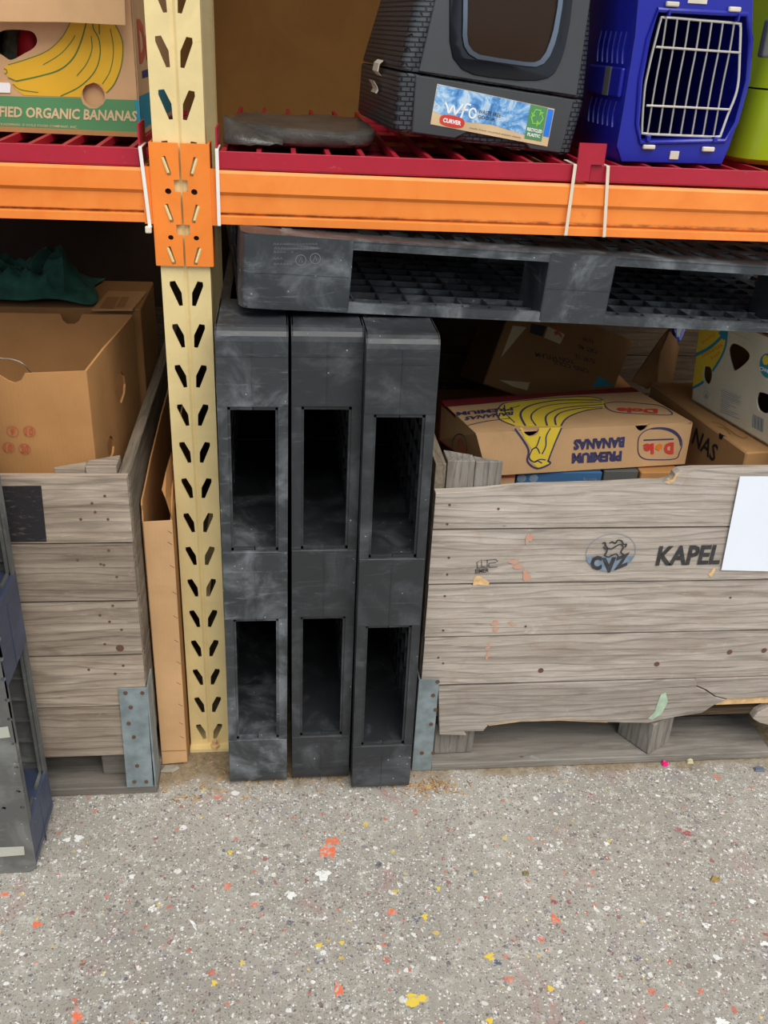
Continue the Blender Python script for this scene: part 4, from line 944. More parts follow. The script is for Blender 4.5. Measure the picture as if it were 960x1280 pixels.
def fine(m):
    oc = U(CF, Q6([(211, 597)]))[0]; m.stroke(CF, circ(oc[0], oc[1], 0.0088, n=18), 0.0011, 0.0008, closed=True, px=False)
    m.text(CF, 'A', *Q6([(200, 622), (222, 632), (202, 580)]))
    for i, (x1, k) in enumerate(((495, 0), (490, 1), (470, 1), (492, 1), (478, 1), (488, 0), (400, 1), (450, 1), (400, 1), (385, 1), (470, 1), (440, 1), (475, 1))):
        y = 545+i*15.5; m.stroke(CF, Q6([(333-i*.8, y), (x1, y+(x1-333)*0.42)]), 0.0011 if k else 0.0005)
    for i in range(11): x = 584+i*8.4; m.stroke(CF, Q6([(x+3, 752+i*4), (x-3, 858+i*4)]), (0.0018, 0.0009, 0.0024)[i % 3])
    m.stroke(CF, Q6([(400, 90), (560, 160), (572, 90)]), 0.0005)
prn(ch, 'ink_lblue', fine, 'fine_print')

# tilted brown carton at the back of the crate
rb = thing('cardboard_box', 'dark brown carton leaning behind the banana box, label side showing', 'box', (0.9, 0.65, 0.7))
RB = rot(4, -14, 20); bx_, by_, bz_ = [RB @ Vector(v) for v in ((1, 0, 0), (0, 1, 0), (0, 0, 1))]
c1 = YP(0.60).p3(604, 480); L3, W3, H3 = 0.36, 0.18, 0.24
P = [c1, c1+bx_*L3, c1+bx_*L3+by_*W3, c1+by_*W3]; P = P+[p+bz_*H3 for p in P]
hexbox(P, 'cardd', rb, 0.003)
RF = Plane(c1, bx_, bz_)
prn(rb, 'ink_tan', lambda m: m.flat(RF, U(RF, [(641, 407), (658, 409), (626, 447)])).flat(RF, U(RF, [(624, 475), (662, 478), (659, 488), (641, 483)])).flat(RF, U(RF, [(685, 408), (706, 418), (700, 430), (680, 422)])), 'paper_label')
prn(rb, 'ink_fred', lambda m: m.text(RF, 'Y', (696, 426), (690, 408), (703, 423), bold=.06, w=0.0012), 'red_print')
def rbt(m):
    m.flat(RF, U(RF, [(664, 404), (683, 408), (678, 421), (662, 416)]))
    for s, a, b, c in (('TON HYLAM', (668, 440), (716, 449), (669.5, 435)), ('COLIS', (690, 449), (712, 455), (691, 443)), ('N.W.', (726, 420), (740, 424), (727, 414)), ('CRT 40', (722, 430), (745, 437), (723.5, 424)), ('G.W. 12', (718, 442), (742, 449), (719.5, 436)), ('C/NO', (716, 456), (734, 461), (717, 450))):
        m.text(RF, s, b, a, (b[0]+2, b[1]+6), w=0.0009, bold=0.01)
prn(rb, 'ink_black', rbt, 'lettering')
prn(rb, 'ink_teal', lambda m: m.flat(RF, U(RF, [(748, 470), (768, 482), (740, 484)])), 'print')
rb2 = thing('cardboard_box', 'torn open brown carton with raised flaps behind the banana box', 'box', (1.0, 0.62, 0.13))
hexbox([Vector(p) for p in ((1.03, .64, .129), (1.12, .64, .129), (1.12, .95, .129), (1.03, .95, .129), (1.03, .64, .60), (1.12, .64, .60), (1.12, .95, .60), (1.03, .95, .60))], 'cardd', rb2)
def sheet(t, ya, yb, pts, mat, th=0.004, name='flap'):   # pts with per-point depth fraction
    v = [YP(ya+(yb-ya)*w).p3(a, b) for a, b, w in pts]; n = len(v); nn = (v[1]-v[0]).cross(v[2]-v[0]).normalized()
    m = MB(); m.add(v+[p+nn*th for p in v], [tuple(range(n)), tuple(range(n, 2*n))[::-1]]+[(i, (i+1) % n, n+(i+1) % n, n+i) for i in range(n)]); return m.build(name, M[mat], t)
sheet(rb2, 0.50, 0.62, [(838, 408, 1), (826, 422, .8), (808, 448, .5), (789, 476, 0), (808, 486, 0), (828, 474, .5), (842, 440, 1)], 'cardd')
sheet(rb2, 0.48, 0.56, [(837, 414, 1), (846, 424, 1), (849, 434, .8), (841, 478, 0), (823, 478, 0), (826, 440, .5)], 'card')
pb_ = thing('plastic_bag', 'blue and white plastic bag wedged behind the torn carton flaps', 'bag', (1.05, 0.6, 0.95))
sheet(pb_, 0.57, 0.60, [(840, 402, 1), (858, 402, 1), (856, 414, .5), (851, 426, 0), (845, 428, 0), (843, 414, .4)], 'bluebag', 0.012, 'bag_body')
sheet(pb_, 0.555, 0.565, [(846, 410, 1), (853, 409, 1), (849, 421, 0), (846, 421, 0)], 'ink_white', 0.003, 'white_print')
fill = thing('cardboard_box', 'brown carton standing at the back of the stencilled crate', 'box', (0.6, 0.7, 0.129))
hexbox([Vector(p) for p in ((.47, .56, .129), (.87, .56, .129), (.87, .95, .129), (.47, .95, .129), (.47, .56, .50), (.87, .56, .50), (.87, .95, .50), (.47, .95, .50))], 'cardd', fill)

# ------------------------------------------------------------------ upper shelf, left bay
SH = 1.2492
ob = thing('banana_box', 'organic banana box with a green band on the shelf left of the upright', 'box', (-0.3, 0.4, SH))
RO = rot(-1.5, 0, 0); ox_, oy_, oz_ = [RO @ Vector(v) for v in ((1, 0, 0), (0, 1, 0), (0, 0, 1))]
cR = ZP(SH).p3(177, 171.5); OF = Plane(cR, ox_, oz_); L4, W4, H4 = 0.42, 0.50, 0.235
P = [cR-ox_*L4, cR, cR+oy_*W4, cR+oy_*W4-ox_*L4]; P = P+[p+oz_*H4 for p in P]
panels(ob, P, 'card2', front=True)
K = lambda pts: [(a/4.8, b/4.8) for a, b in pts]
heart = U(OF, catmull([(-8, 48), (4, 38), (30, 37.5), (42, 41), (46.5, 51), (42, 60), (30, 67), (14, 75), (4, 70), (-6, 62)], 3, True))
hc = OF.px(117, 119); hole = circ(hc[0], hc[1], 0.0188, 0.0195, 20)
m = MB(); m.plate(OF, [(-L4, 0), (0, 0), (0, H4), (-L4, H4)], [heart, hole], -0.004, 0); m.build('front_panel', M['card2'], ob)
m = MB(); m.plate(OF, [(hc[0]-.04, hc[1]-.04), (hc[0]+.04, hc[1]-.04), (hc[0]+.04, hc[1]+.04), (hc[0]-.04, hc[1]+.04)], (), -0.014, -0.010); m.build('inner_panel', M['card2'], ob)
m = MB(); fp_ = Plane(cR-oy_*0.035, ox_, oz_); m.plate(fp_, U(fp_, [(-60, 25.5), (0, 27), (80, 27.5), (120, 29.5), (157.5, 31.5), (153.5, -70), (-60, -70)]), (), 0, 0.004); m.build('flap', M['card2'], ob)
m = MB(); m.plate(OF, [(-L4, 0.0), (-0.002, 0.0), (-0.002, 0.008), (-L4, 0.008)], (), 0.0001, 0.0015); m.build('lower_edge', M['cardo'], ob)
cut = lambda pts: U(OF, pts)
band = [(-70, 116.5), (0, 119.8), (60, 121.5), (101, 122.5), (104, 130), (112, 135.5), (121, 135.5), (129, 130), (132.5, 123.8), (168, 125), (173, 167.5), (-70, 160)]
prn(ob, 'ink_green', lambda m: m.flat(OF, cut(band)), 'green_band')
prn(ob, 'ink_teal', lambda m: m.flat(OF, cut([(168, 125), (174.2, 125.2), (176, 162), (172.3, 167.5)])), 'teal_band')
prn(ob, 'ink_dyel', lambda m: m.flat(OF, cut(catmull([(5, 87), (10, 80), (35, 73), (60, 62), (78, 45), (90, 24)], 3)+[(142, 26)]+catmull([(148, 38), (153.5, 55), (152, 80), (142, 105), (132, 116)], 3)+[(126, 106), (117, 103), (107, 107), (102, 115), (101.5, 121.5), (70, 120.5), (30, 119), (20, 112), (14, 104), (22, 101), (12, 97), (6, 92)])), 'banana_print')
def bl4(m):
    for pts, w in (([(10, 81), (35, 73.5), (60, 63), (78, 46), (90, 24)], .0012), ([(54, 81), (75, 68), (88, 54), (94, 44)], .0012), ([(20, 101.5), (50, 95), (75, 87), (92, 72), (102, 50), (108, 28)], .0022), ([(96, 95), (108, 80), (115, 62), (114, 45)], .0014), ([(76, 120), (100, 108), (118, 90), (125, 70), (124, 50), (117, 36), (116, 28)], .0018),
                    ([(128, 105), (138, 88), (142, 62), (138, 36)], .0014), ([(133, 116), (144, 103), (152, 80), (153.5, 55), (148, 38), (142, 28)], .0014), ([(16, 105), (26, 112), (48, 115.5)], .0014), ([(5, 86), (8, 87), (9, 91), (6, 92)], .0014), ([(10, 97), (20, 101.5)], .0012), ([(124, 30), (124.5, 43)], .0018)):
        m.stroke(OF, catmull(pts, 5), w, 0.0010)
prn(ob, 'ink_dgreen', bl4, 'banana_outline')
prn(ob, 'ink_tan', lambda m: m.text(OF, 'CERTIFIED ORGANIC BANANAS', (-41, 144.6), (171, 152), (-41, 131), bold=0.03, w=0.0012).text(OF, 'TRADEMARK © DOLE FOOD COMPANY, INC.', (-2, 157), (97, 161), (-2, 153.2), bold=0.01, w=0.0012), 'lettering')
OR = Plane(cR, oy_, oz_)
def orq(pts): return [OR.px(*a) for a in pts]
prn(ob, 'ink_teal', lambda m: m.flat(OR, [(0.003, 0.012), (0.45, 0.012), (0.45, 0.066), (0.003, 0.066)]), 'teal_band')
prn(ob, 'ink_fred', lambda m: m.text(OR, 'Dole', (0.03, 0.115), (0.24, 0.115), (0.03, 0.185), bold=0.05, px=False), 'logo_print')
prn(ob, 'ink_blue', lambda m: m.flat(OR, [(0.05, 0.092), (0.22, 0.092), (0.22, 0.104), (0.05, 0.104)]), 'logo_print')
m = MB(); m.plate(OF, U(OF, [(-20, 102.5), (12, 103.5), (13.5, 107), (13, 116), (-20, 115)]), (), 0.0005, 0.0018); m.build('white_tag', M['ink_white'], ob)
def blob(name, c, r, mat, label, cat, sd, sq=(1, 1, 1)):
    from mathutils import noise
    bm = bmesh.new(); bmesh.ops.create_icosphere(bm, subdivisions=3, radius=1)
    m = MB(); v = [Vector((p.co.x*sq[0], p.co.y*sq[1], p.co.z*sq[2]))*r*(1+.22*noise.noise(p.co*2+Vector((sd, 0, 0))))+Vector(c) for p in bm.verts]
    f = [tuple(q.index for q in fc.verts) for fc in bm.faces]; bm.free(); m.add(v, f)
    return tag(m.build(name, M[mat] if isinstance(mat, str) else mat, None, smooth=True), label, cat)
M['redcl'] = simple('scarlet_cloth', (196, 14, 30), 0.7, var=0.2); M['grnp'] = simple('green_wrapper', (70, 140, 60), 0.6); M['knit'] = simple('cream_knit', (196, 190, 156), 0.9, var=0.3, scale=60, bump=0.9)
p_ = OF.at(*OF.px(30, 55), -0.05); blob('red_bundle', (p_.x, p_.y+.012, SH+0.0915), 0.036, 'redcl', 'scarlet bundle seen through the heart-shaped hole of the organic banana box', 'cloth', 1, (.8, .8, 2.4))
p_ = OF.at(*OF.px(6, 52), -0.08); blob('knitted_bundle', (p_.x-.01, p_.y+.035, SH+0.088), 0.040, 'knit', 'cream textured bundle beside the scarlet one in the banana box hole', 'cloth', 3, (.9, .8, 2.1))
p_ = OF.at(*OF.px(-8, 66), -0.03); blob('green_bundle', (p_.x-0.012, p_.y+0.002, SH+0.058), 0.027, 'grnp', 'green wrapped bundle low in the heart-shaped hole of the banana box', 'cloth', 5, (.9, .8, 2.05))

# ------------------------------------------------------------------ upper shelf, right bay: flat black item in film
bg = thing('wrapped_tray', 'flat black tray wrapped in shiny black film left of the litter box', 'tray', (0.19, 0.27, SH))
def tray():
    from mathutils import noise
    nu, nr = 56, 12; v = []; f = []
    c = Vector((0.201, 0.262, SH))
    def P_(a, k):
        ca, sa = math.cos(a), math.sin(a); e = 0.55
        x = 0.136*math.copysign(abs(ca)**e, ca); y = 0.172*math.copysign(abs(sa)**e, sa)
        R_, Z_ = [(0.0, .034), (.3, .0345), (.55, .035), (.75, .036), (.88, .037), (.95, .036), (.99, .030), (1.0, .020), (.99, .010), (.95, .003), (.6, .001), (0.0, .001)][k]
        z = Z_*0.78; q = Vector((c.x+x*R_, c.y+y*R_, c.z+z))
        if k < 8:
            w = noise.noise(Vector((q.x*22, q.y*22, 0)))*.0035*min(1, R_*3)+noise.noise(Vector((q.x*60, q.y*60, 3)))*.0014
            q.z += w+0.010*max(0, -x/0.142)*max(0, -y/0.172+.4)*(R_**3); q.x += noise.noise(q*30)*.003
        return q
    for k in range(nr):
        for i in range(nu): v.append(P_(2*math.pi*i/nu, k))
    for k in range(nr-1):
        for i in range(nu): f.append((k*nu+i, k*nu+(i+1) % nu, (k+1)*nu+(i+1) % nu, (k+1)*nu+i))
    m = MB(); m.add(v, f); return m
tray().build('tray_body', M['bag'], bg, smooth=True)
m = MB(); 
from mathutils import noise as _nz
ff = []; vv = []
for i in range(10):
    for j in range(5):
        a = i/9; b_ = j/4; x = 0.066+0.10*a; y = 0.083-0.014*math.sin(a*3)+b_*0.05; z = SH+0.007+0.014*(1-a)**1.5*b_+0.006*_nz.noise(Vector((a*6, b_*3, 1)))+(.026-.014*a)*(b_**.5)
        vv.append(Vector((x, y-0.010, z)))
for i in range(9):
    for j in range(4): a = i*5+j; ff.append((a, a+1, a+6, a+5))
m.add(vv, ff); fo = m.build('film_fold', M['bag'], bg, smooth=True); mo = fo.modifiers.new('s', 'SOLIDIFY'); mo.thickness = 0.0015

# ------------------------------------------------------------------ litter box
lb = thing('litter_box', 'anthracite covered litter box with smoked flap and blue label on the shelf', 'litter box', (0.5, 0.2, SH))
RL = rot(5.7, 0, 5.6); LO = Vector((0.352, 0.070, 1.2835)); LL, LD = 0.335, 0.37
X_ = lambda x, y, z: LO+RL @ Vector((x, y, z))
def loft(m, secs, X, cap0=True, cap1=True):
    n = len(secs[0][1]); v = []
    for z, poly in secs: v += [X(a, b, z) for a, b in poly]
    f = [(k*n+i, k*n+(i+1) % n, (k+1)*n+(i+1) % n, (k+1)*n+i) for k in range(len(secs)-1) for i in range(n)]
    if cap0: f.append(tuple(range(n))[::-1])
    if cap1: f.append(tuple((len(secs)-1)*n+i for i in range(n)))
    return m.add(v, f)
lx, ly, lz = [RL @ Vector(v) for v in ((1, 0, 0), (0, 1, 0), (0, 0, 1))]
m = MB(); loft(m, [(0.0, rrect(.008, LL-.008, .010, LD-.01, .014)), (.006, rrect(.003, LL-.003, .004, LD-.006, .014)), (.091, rrect(0, LL, 0, LD, .014)), (.094, rrect(.003, LL-.003, .003, LD-.003, .014))], X_)
base = m.build('base', M['weave_side'], lb, smooth=True)
m = MB(); loft(m, [(.0965, rrect(.002, LL-.002, .002, LD-.006, .018)), (.10, rrect(0, LL, 0, LD-.004, .018)), (.20, rrect(.012, LL-.008, .008, LD-.035, .026)), (.33, rrect(.030, LL-.024, .024, LD-.08, .05)), (.372, rrect(.055, LL-.05, .055, LD-.11, .06)), (.385, rrect(.10, LL-.09, .10, LD-.15, .03))], X_)
m.build('hood', M['weave_side'], lb, smooth=True)
LF0 = Plane(LO-ly*0.0015, lx, lz)        # front of the base
m = MB(); m.plate(LF0, [(.034, .004), (.11, .004), (.13, .016), (.235, .016), (.25, .004), (LL-.026, .004), (LL-.022, .0925), (.026, .0925)], (), -0.01, 0.002); bf = m.build('base_front', M['anthra'], lb, bevel=0.0015)
lean = Matrix.Rotation(math.radians(-4.5), 3, 'X')
RH = RL @ lean; hz = RH @ Vector((0, 0, 1)); LF1 = Plane(X_(0, -0.004, .098), lx, hz)
ring_px = [(562, -70), (562, 25), (562, 52), (566, 72), (577, 86), (592, 93), (609, 96), (645, 100), (671, 100), (684, 97), (693, 90), (700, 76), (705, 60), (711, 30), (722, -70), (700, -95), (590, -95)]
chr_px = [(578, -60), (577.5, 25), (577, 45), (579, 58), (585, 68), (595, 74), (620, 78), (655, 83), (668, 84), (678, 80), (686, 70), (692, 55), (696, 40), (701, 10), (708, -60), (690, -80), (600, -80)]
pane_px = [(584, -55), (583, 25), (582.5, 43), (584, 55), (589, 63), (598, 68.5), (620, 72.5), (655, 77.5), (666, 78), (674, 75), (680.5, 66), (686, 52), (690, 38), (695, 10), (702, -55), (688, -74), (604, -74)]
fr = U(LF1, ring_px); ch_ = U(LF1, chr_px); pn = U(LF1, pane_px)
m = MB(); m.plate(LF1, [(.030, .001), (LL-.020, .001), (LL-.030, .20), (LL-.052, .275), (.075, .275), (.052, .20)], [fr], -0.006, 0.0015); m.build('front_panel', M['anthra'], lb, bevel=0.0012)
m = MB(); m.plate(LF1, fr, [ch_], -0.012, 0.004); m.build('door_frame', M['glossblk'], lb, bevel=0.003, seg=2, smooth=True)
m = MB(); m.plate(LF1, ch_, [pn], -0.010, 0.007); m.build('door_trim', M['trim'], lb, bevel=0.002, smooth=True)
m = MB(); m.plate(LF1, pn, (), 0.000, 0.002); m.build('flap', M['smoked'], lb)
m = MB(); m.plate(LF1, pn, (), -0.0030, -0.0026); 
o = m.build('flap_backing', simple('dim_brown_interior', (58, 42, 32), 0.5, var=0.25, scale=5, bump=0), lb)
STK = [(546, 104.5), (692.5, 136), (683.5, 183), (537.5, 155)]
q4 = U(LF0, STK); 
def SK(u, v):  # sticker coordinates, u right, v down
    a = Vector(q4[0]).lerp(Vector(q4[1]), u); b = Vector(q4[3]).lerp(Vector(q4[2]), u); c = a.lerp(b, v); return (c.x, c.y)
m = MB(); m.plate(LF0, [SK(0, 0), SK(0, 1), SK(1, 1), SK(1, 0)], (), 0.002, 0.0028); st_ = m.build('label', M['ink_tan'], lb)
def sk(mat, fn, nm='print'): return prn(st_, mat, fn, nm)
sk('skyprint', lambda m: m.flat(LF0, [SK(0.005, .01), SK(0.0, .68), SK(.25, .78), SK(.5, .72), SK(.8, .82), SK(.8, .01)], 0.0030), 'photo_print')
sk('ink_green', lambda m: m.flat(LF0, [SK(.79, .01), SK(.79, .90), SK(.94, .90), SK(.94, .01)], 0.0032), 'green_panel')
m = MB(); m.flat(LF0, [SK(.945, .03), SK(.945, .75), SK(.995, .75), SK(.995, .03)], 0.0032); m.build('print', simple('bright_blue_ink', (40, 120, 220), .5), st_)
def WT(m, s, u0, u1, v0, v1, **k): return m.text(LF0, s, SK(u0, v1), SK(u1, v1), SK(u0, v0), px=False, w=0.0036, **k)
def wfo(m):
    m.stroke(LF0, [SK(*a) for a in catmull([(.09, .40), (.115, .52), (.13, .64), (.145, .52), (.16, .44), (.175, .56), (.185, .64), (.21, .50), (.235, .36)], 4)], 0.0030, 0.0036, px=False)
    m.stroke(LF0, [SK(*a) for a in catmull([(.30, .34), (.265, .34), (.25, .45), (.24, .62), (.235, .70)], 4)], 0.0030, 0.0036, px=False); m.stroke(LF0, [SK(.235, .50), SK(.285, .47)], 0.0027, 0.0036, px=False)
    m.stroke(LF0, [SK(.325+.028*math.cos(t*.5), .53+.12*math.sin(t*.5)) for t in range(13)], 0.0029, 0.0036, px=False)
    WT(m, 'RECYCLED', .80, .93, .60, .69, bold=.04); WT(m, 'PLASTIC', .81, .92, .73, .82, bold=.04)
sk('ink_white', wfo, 'white_lettering')
sk('ink_black', lambda m: WT(m, 'WASTE FREE', .37, .56, .40, .50) and WT(m, 'ODOUR', .37, .52, .54, .62), 'small_lettering')
sk('ink_red', lambda m: m.flat(LF0, [SK(.17+.105*math.cos(t*.393), .83+.15*math.copysign(abs(math.sin(t*.393))**.6, math.sin(t*.393))) for t in range(16)], 0.0034), 'red_oval')
sk('ink_white', lambda m: WT(m, 'CURVER', .095, .245, .78, .89, bold=.04), 'white_lettering')
sk('ink_grey', lambda m: WT(m, 'made from recycled plastic waste', .32, .76, .88, .93), 'small_lettering')
def rec(m):
    for k in range(3):
        a = math.radians(90+120*k); p = lambda r, t: SK(.865+.052*r*math.cos(t), .30-.21*r*math.sin(t))
        m.stroke(LF0, [p(1, a-.5), p(1, a+.5), p(.78, a+1.25)], 0.0022, 0.0036, px=False); m.flat(LF0, [p(1.25, a+1.15), p(.35, a+1.1), p(.8, a+1.75)], 0.0036)
m = MB(); rec(m); m.build('recycling_mark', simple('light_green_ink', (120, 200, 70), .5), st_)
# ivory side clips
LS = Plane(LO-lx*0.001, -ly, lz)
for (ya, za, zb2) in ((0.135, .080, .105), (0.145, .050, .070)):
    m = MB(); pts = [(za, .002), (za+.006, .010), (zb2-.006, .009), (zb2, .003)] if za > .07 else [(za, .006), (za+.006, .003), (zb2-.008, .006), (zb2, .013)]
    v = [];
    for w in (0, .045):
        for z, d in pts: v.append(X_(-d, ya+w, z))
    for w in (0, .045):
        for z, d in pts: v.append(X_(-d-.002, ya+w, z+.001))
    m.add(v, [(0, 1, 5, 4), (1, 2, 6, 5), (2, 3, 7, 6), (8, 9, 13, 12), (9, 10, 14, 13), (10, 11, 15, 14), (0, 1, 9, 8), (1, 2, 10, 9), (2, 3, 11, 10), (4, 5, 13, 12), (5, 6, 14, 13), (6, 7, 15, 14), (0, 4, 12, 8), (3, 7, 15, 11)])
    m.build('side_clip', M['clipw'], lb)

# ------------------------------------------------------------------ blue pet carrier
pc_ = thing('pet_carrier', 'blue plastic pet carrier with a white wire door on the shelf', 'pet carrier', (0.85, 0.3, SH))
RP = rot(3.0, 0, 0); PO = Vector((0.735, 0.055, SH)); PX = lambda x, y, z: PO+RP @ Vector((x, y, z))
px_, py_ = RP @ Vector((1, 0, 0)), RP @ Vector((0, 1, 0)); PF_ = Plane(PO, px_, (0, 0, 1))
out = U(PF_, [(776, 203.5), (903, 207), (912, 186), (925, 150), (936, 100), (941, 60), (943, 0), (940, -50), (925, -105), (812, -108), (800, -60), (797, 0), (793, 45), (786, 90), (778, 140), (770, 185)])
zmn = min(b for a, b in out); out = [(a, b-zmn+0.0004) for a, b in out]
ocx = sum(a for a, b in out)/len(out); ocz = sum(b for a, b in out)/len(out)
def sec(d, s, sw=0): return (d, [(ocx+(a-ocx)*s+sw, 0.0004+(b-0.0004)*(s if s < 1 else 1)) for a, b in out])
PXd = lambda a, b, d: PX(a, d, b)
def opoly(px): return U(PF_, px)
opn = opoly([(822, 12), (938-5, 18), (938, 48), (934, 100), (920, 153), (905, 176), (800, 178), (796, 155), (800, 100), (810, 48)])
zc_ = lambda poly: [(a, b) for a, b in poly]
m = MB(); n = len(out); secs = [sec(0.004, .985), sec(0.012, 1.0), sec(0.10, 1.03), (0.20, [(ocx+(a-ocx)*1.06, b) for a, b in out]), sec(0.38, 1.03), sec(0.44, .97), sec(0.46, .85)]
v = []
for d, poly in secs: v += [PX(a, d, b) for a, b in poly]
m.add(v, [(k*n+i, k*n+(i+1) % n, (k+1)*n+(i+1) % n, (k+1)*n+i) for k in range(len(secs)-1) for i in range(n)]+[tuple((len(secs)-1)*n+i for i in range(n))])
m.build('body', M['blue'], pc_, smooth=True)
def inset(poly, k): cxx = sum(a for a, b in poly)/len(poly); czz = sum(b for a, b in poly)/len(poly); return [(cxx+(a-cxx)*k, czz+(b-czz)*k) for a, b in poly]
m = MB(); fo_ = [(ocx+(a-ocx)*.985, b*.99+.002) for a, b in out]; m.plate(PF_, fo_, [opn], -0.006, 0.0); m.build('front_frame', M['blue'], pc_, bevel=0.0015)
m = MB(); m.tube([PF_.at(a, b, 0.001) for a, b in opn], 0.0042, 8, closed=True); m.build('door_rim', M['blue'], pc_, smooth=True)
# recess walls behind the opening
m = MB(); ins = inset(opn, 0.97); k = len(opn); m.add([PF_.at(a, b, -0.001) for a, b in opn]+[PF_.at(a, b, -0.03) for a, b in ins], [(i, (i+1) % k, k+(i+1) % k, k+i) for i in range(k)]); m.build('door_recess', M['blue'], pc_)
S2 = lambda pts: [(730+a/4.174, b/4.174) for a, b in pts]
WD = Plane(PO-py_*(-0.004), px_, (0, 0, 1))
dr = catmull([(418, 90), (600, 105), (800, 122), (815, 135), (817, 165), (812, 300), (806, 420), (790, 500), (750, 600), (716, 695), (700, 714), (600, 711), (450, 705), (312, 697), (302, 680), (308, 560), (318, 450), (332, 380), (352, 290), (380, 180), (400, 105)], 3, True)
m = MB(); m.tube([WD.p3(*a) for a in S2(dr)], 0.0023, 7, closed=True); df = m.build('door', M['wire'], pc_, smooth=True)
for (a, b, c, d) in ((430, 97, 330, 700), (487, 100, 388, 703), (548, 105, 445, 705), (608, 108, 503, 708), (667, 113, 562, 709), (725, 118, 620, 711), (783, 123, 675, 712)):
    m = MB(); m.tube([WD.p3(*q) for q in S2(catmull([(a, b), (a+(c-a)*.22, b+(d-b)*.25), (a+(c-a)*.56, b+(d-b)*.55), (c, d)], 3))], 0.0017, 6); m.build('door_bar', M['wire'], df, smooth=True)
for q in ([(372, 245), (590, 260), (812, 275)], [(322, 550), (540, 560), (757, 571)]):
    m = MB(); m.tube([WD.p3(*a)-py_*0.003 for a in S2(q)], 0.0019, 6); m.build('door_bar', M['wire'], df, smooth=True)
for x0, y0, x1, y1 in ((831, 2.5, 848, 8), (909, 9, 925, 14.5), (802, 181, 818, 186), (876, 183.5, 892, 189)):
    a, b = PF_.px(x0, y1), PF_.px(x1, y0); m = MB(); m.plate(PF_, [(a[0], a[1]), (b[0], a[1]), (b[0], b[1]), (a[0], b[1])], (), 0.0, 0.007); m.build('door_catch', M['clipw'], pc_, bevel=0.0015)
for x0, y0, x1, y1 in ((833, 12, 837, 20), (919, 18, 923, 27), (806, 169, 812, 176), (889, 171, 895, 178)):
    a, b = PF_.px(x0, y1), PF_.px(x1, y0); m = MB(); m.plate(PF_, [(a[0], a[1]), (b[0], a[1]), (b[0], b[1]), (a[0], b[1])], (), -0.002, 0.009); m.build('hinge_pin', M['blue'], pc_, bevel=0.001)
for x0, y0, x1, y1 in ((836, 189, 849, 199), (859, -6, 885, 4)):
    a, b = PF_.px(x0, y1), PF_.px(x1, y0); m = MB(); m.plate(PF_, [(a[0], a[1]), (b[0], a[1]), (b[0], b[1]), (a[0], b[1])], (), 0.0, 0.002); m.build('white_badge', M['clipw'], pc_, bevel=0.0005)
# side clasp and curved ventilation ribs on the left flank
def flank(z, d, off=0.0):
    L = [(b, a) for a, b in out if a < ocx]; L.sort()
    a = L[0][1]
    for (z0, a0), (z1, a1) in zip(L, L[1:]):
        if z0 <= z <= z1: a = a0+(a1-a0)*(z-z0)/(z1-z0)
    s = 1.0 if d < .012 else 1+.06*min(1, (d-.012)/.19)
    return PX(ocx+(a-ocx)*s-off, d, z)
for z0, z1 in ((0.155, 0.205), (0.055, 0.098)):
    for i in range(6):
        d = 0.03+i*0.022; m = MB(); m.tube([flank(z0+(z1-z0)*t/6, d+0.006*math.sin(math.pi*t/6), 0.001) for t in range(7)], 0.0022, 6); m.build('vent_rib', M['blue'], pc_, smooth=True)
m = MB(); v = [flank(z, d, o) for d in (0.012, 0.16) for z in (0.104, 0.150) for o in (0.0, 0.008)]
m.hexa([v[0], v[4], v[5], v[1], v[2], v[6], v[7], v[3]]); m.build('side_clasp', M['blue'], pc_, bevel=0.003, seg=2)
m = MB(); v = [flank(z, d, o) for d in (0.055, 0.080) for z in (0.104, 0.150) for o in (0.006, 0.0095)]
m.hexa([v[0], v[4], v[5], v[1], v[2], v[6], v[7], v[3]]); m.build('clasp_insert', M['greycard'], pc_, bevel=0.001)
a = PF_.px(930, 118); b = PF_.px(947, 84); m = MB(); m.box(a[0], b[0]-0.004, 0.012, 0.06, a[1], b[1], lambda q: PX(q.x, q.y, q.z)); m.build('side_clasp', M['blue'], pc_, bevel=0.005, seg=2)

# lime carrier further right
lc = thing('pet_carrier', 'lime green plastic carrier at the right end of the shelf', 'pet carrier', (1.15, 0.3, SH))
m = MB(); loft(m, [(0.0006, rrect(1.005, 1.27, .10, .50, .05)), (.01, rrect(.995, 1.28, .09, .51, .055)), (.125, rrect(1.003, 1.29, .085, .515, .06))], lambda x, y, z: Vector((x, y, SH+z))); m.build('lower_shell', M['lime'], lc, smooth=True)
m = MB(); loft(m, [(.128, rrect(1.006, 1.295, .08, .52, .06)), (.15, rrect(1.012, 1.30, .08, .52, .06)), (.30, rrect(1.045, 1.26, .11, .49, .07)), (.33, rrect(1.09, 1.22, .16, .44, .05))], lambda x, y, z: Vector((x, y, SH+z))); m.build('upper_shell', M['lime'], lc, smooth=True)
a = YP(0.075).px(950, 72); b = YP(0.075).px(972, 24); m = MB(); m.box(a[0], b[0], 0.068, 0.09, a[1], b[1]); m.build('latch', M['greycard'], lc, bevel=0.004, seg=2)

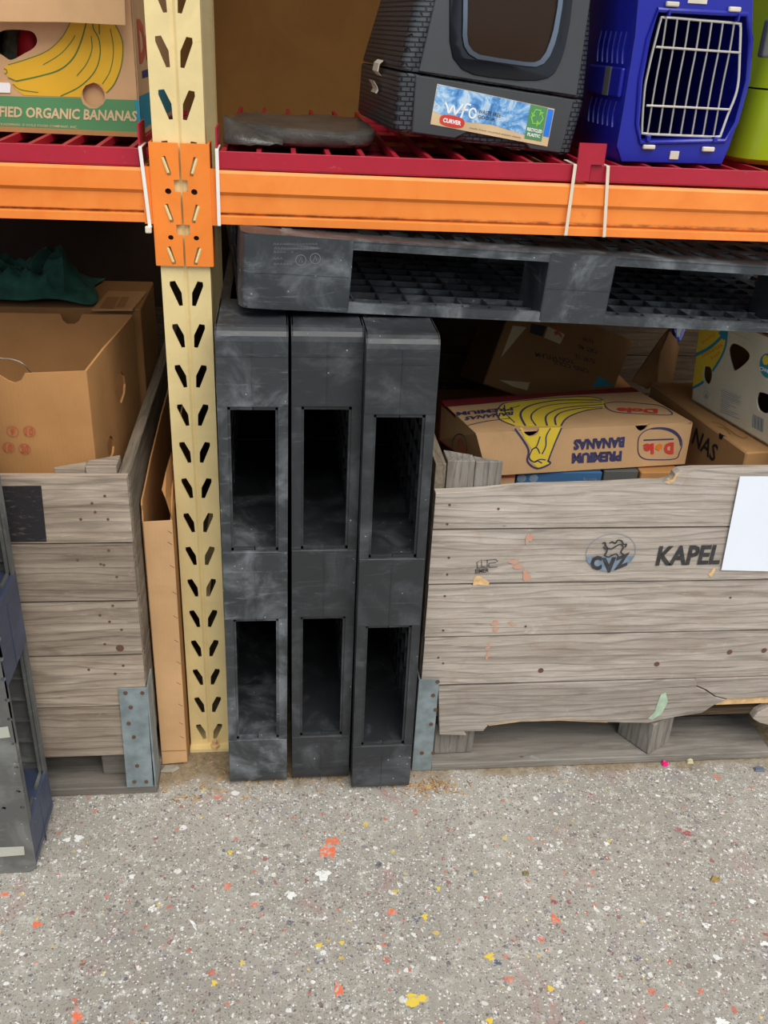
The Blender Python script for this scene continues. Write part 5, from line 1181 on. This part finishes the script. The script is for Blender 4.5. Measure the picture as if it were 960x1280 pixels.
# ------------------------------------------------------------------ litter on the floor
def scrap(name, px, py, pts, h, mat, label, cat):
    o = ZP(0).px(px, py); m = MB(); n = len(pts); rr = random.Random(px)
    m.add([Vector((o[0]+a/1000, o[1]+b/1000, 0.001)) for a, b in pts]+[Vector((o[0]+a*.7/1000, o[1]+b*.7/1000, h/1000*rr.uniform(.6, 1.2))) for a, b in pts], [tuple(range(n))[::-1], tuple(range(n, 2*n))]+[(i, (i+1) % n, n+(i+1) % n, n+i) for i in range(n)])
    return tag(m.build(name, M[mat] if isinstance(mat, str) else mat), label, cat)
scrap('paper_scrap', 831, 956, [(-7, -5), (2, -7), (8, -2), (5, 5), (-3, 8), (-8, 2)], 9, simple('pink_foil', (232, 30, 120), .4), 'small bright pink scrap on the floor before the stencilled crate', 'scrap')
scrap('wood_chip', 862, 953, [(-8, -5), (7, -6), (9, 3), (1, 6), (-7, 5)], 8, simple('pale_chip', (190, 184, 150), .8), 'small pale chip on the floor right of the pink scrap', 'wood chip')
scrap('stone_chip', 948, 962, [(-12, -7), (10, -9), (16, 4), (4, 9), (-10, 6)], 6, simple('slate_chip', (96, 104, 118), .7), 'bluish flat chip on the floor at the right edge', 'stone')
scrap('dry_leaf', 893, 1100, [(-10, -3), (-2, -6), (9, -4), (12, 2), (3, 3), (-2, 8), (-6, 3)], 7, simple('ochre_leaf', (156, 130, 70), .8, var=.3, scale=90), 'curled dry ochre leaf on the concrete at the right', 'leaf')
scrap('dry_leaf', 657, 1092, [(-7, -5), (4, -6), (7, 1), (0, 6), (-6, 4)], 4, simple('olive_leaf', (120, 108, 70), .8, var=.3, scale=90), 'small olive dry leaf on the concrete in the middle', 'leaf')
scrap('plastic_piece', 212, 962, [(-22, -8), (8, -10), (22, 2), (16, 12), (-14, 12)], 6, simple('dusty_grey', (150, 144, 132), .8), 'grey dusty scrap at the foot of the folded cardboard', 'scrap')
rr = random.Random(9); m = MB()
for i in range(150):
    if i < 70: x, y = rr.gauss(0.475, 0.035), rr.gauss(-0.15, 0.018)
    else: x, y = rr.uniform(-0.1, 0.3), rr.uniform(-0.17, -0.03)
    if -.055 < x < .05 and -.02 < y: continue
    a = rr.uniform(0, 3.14); l = rr.uniform(.004, .013); d = Vector((math.cos(a), math.sin(a), 0))*l; n_ = Vector((-d.y, d.x, 0)).normalized()*rr.uniform(.0005, .0011); c = Vector((x, y, 0.001))
    m.add([c-d-n_, c+d-n_, c+d+n_+Vector((0, 0, rr.uniform(0, .004))), c-d+n_, c+Vector((0, 0, .003))], [(0, 1, 4), (1, 2, 4), (2, 3, 4), (3, 0, 4), (3, 2, 1, 0)])
o = m.build('straw_debris', simple('dry_straw', (176, 142, 98), .9, var=.3, scale=200)); tag(o, 'bits of dry straw and splinters on the floor around the upright pallets', 'debris'); o['kind'] = 'stuff'
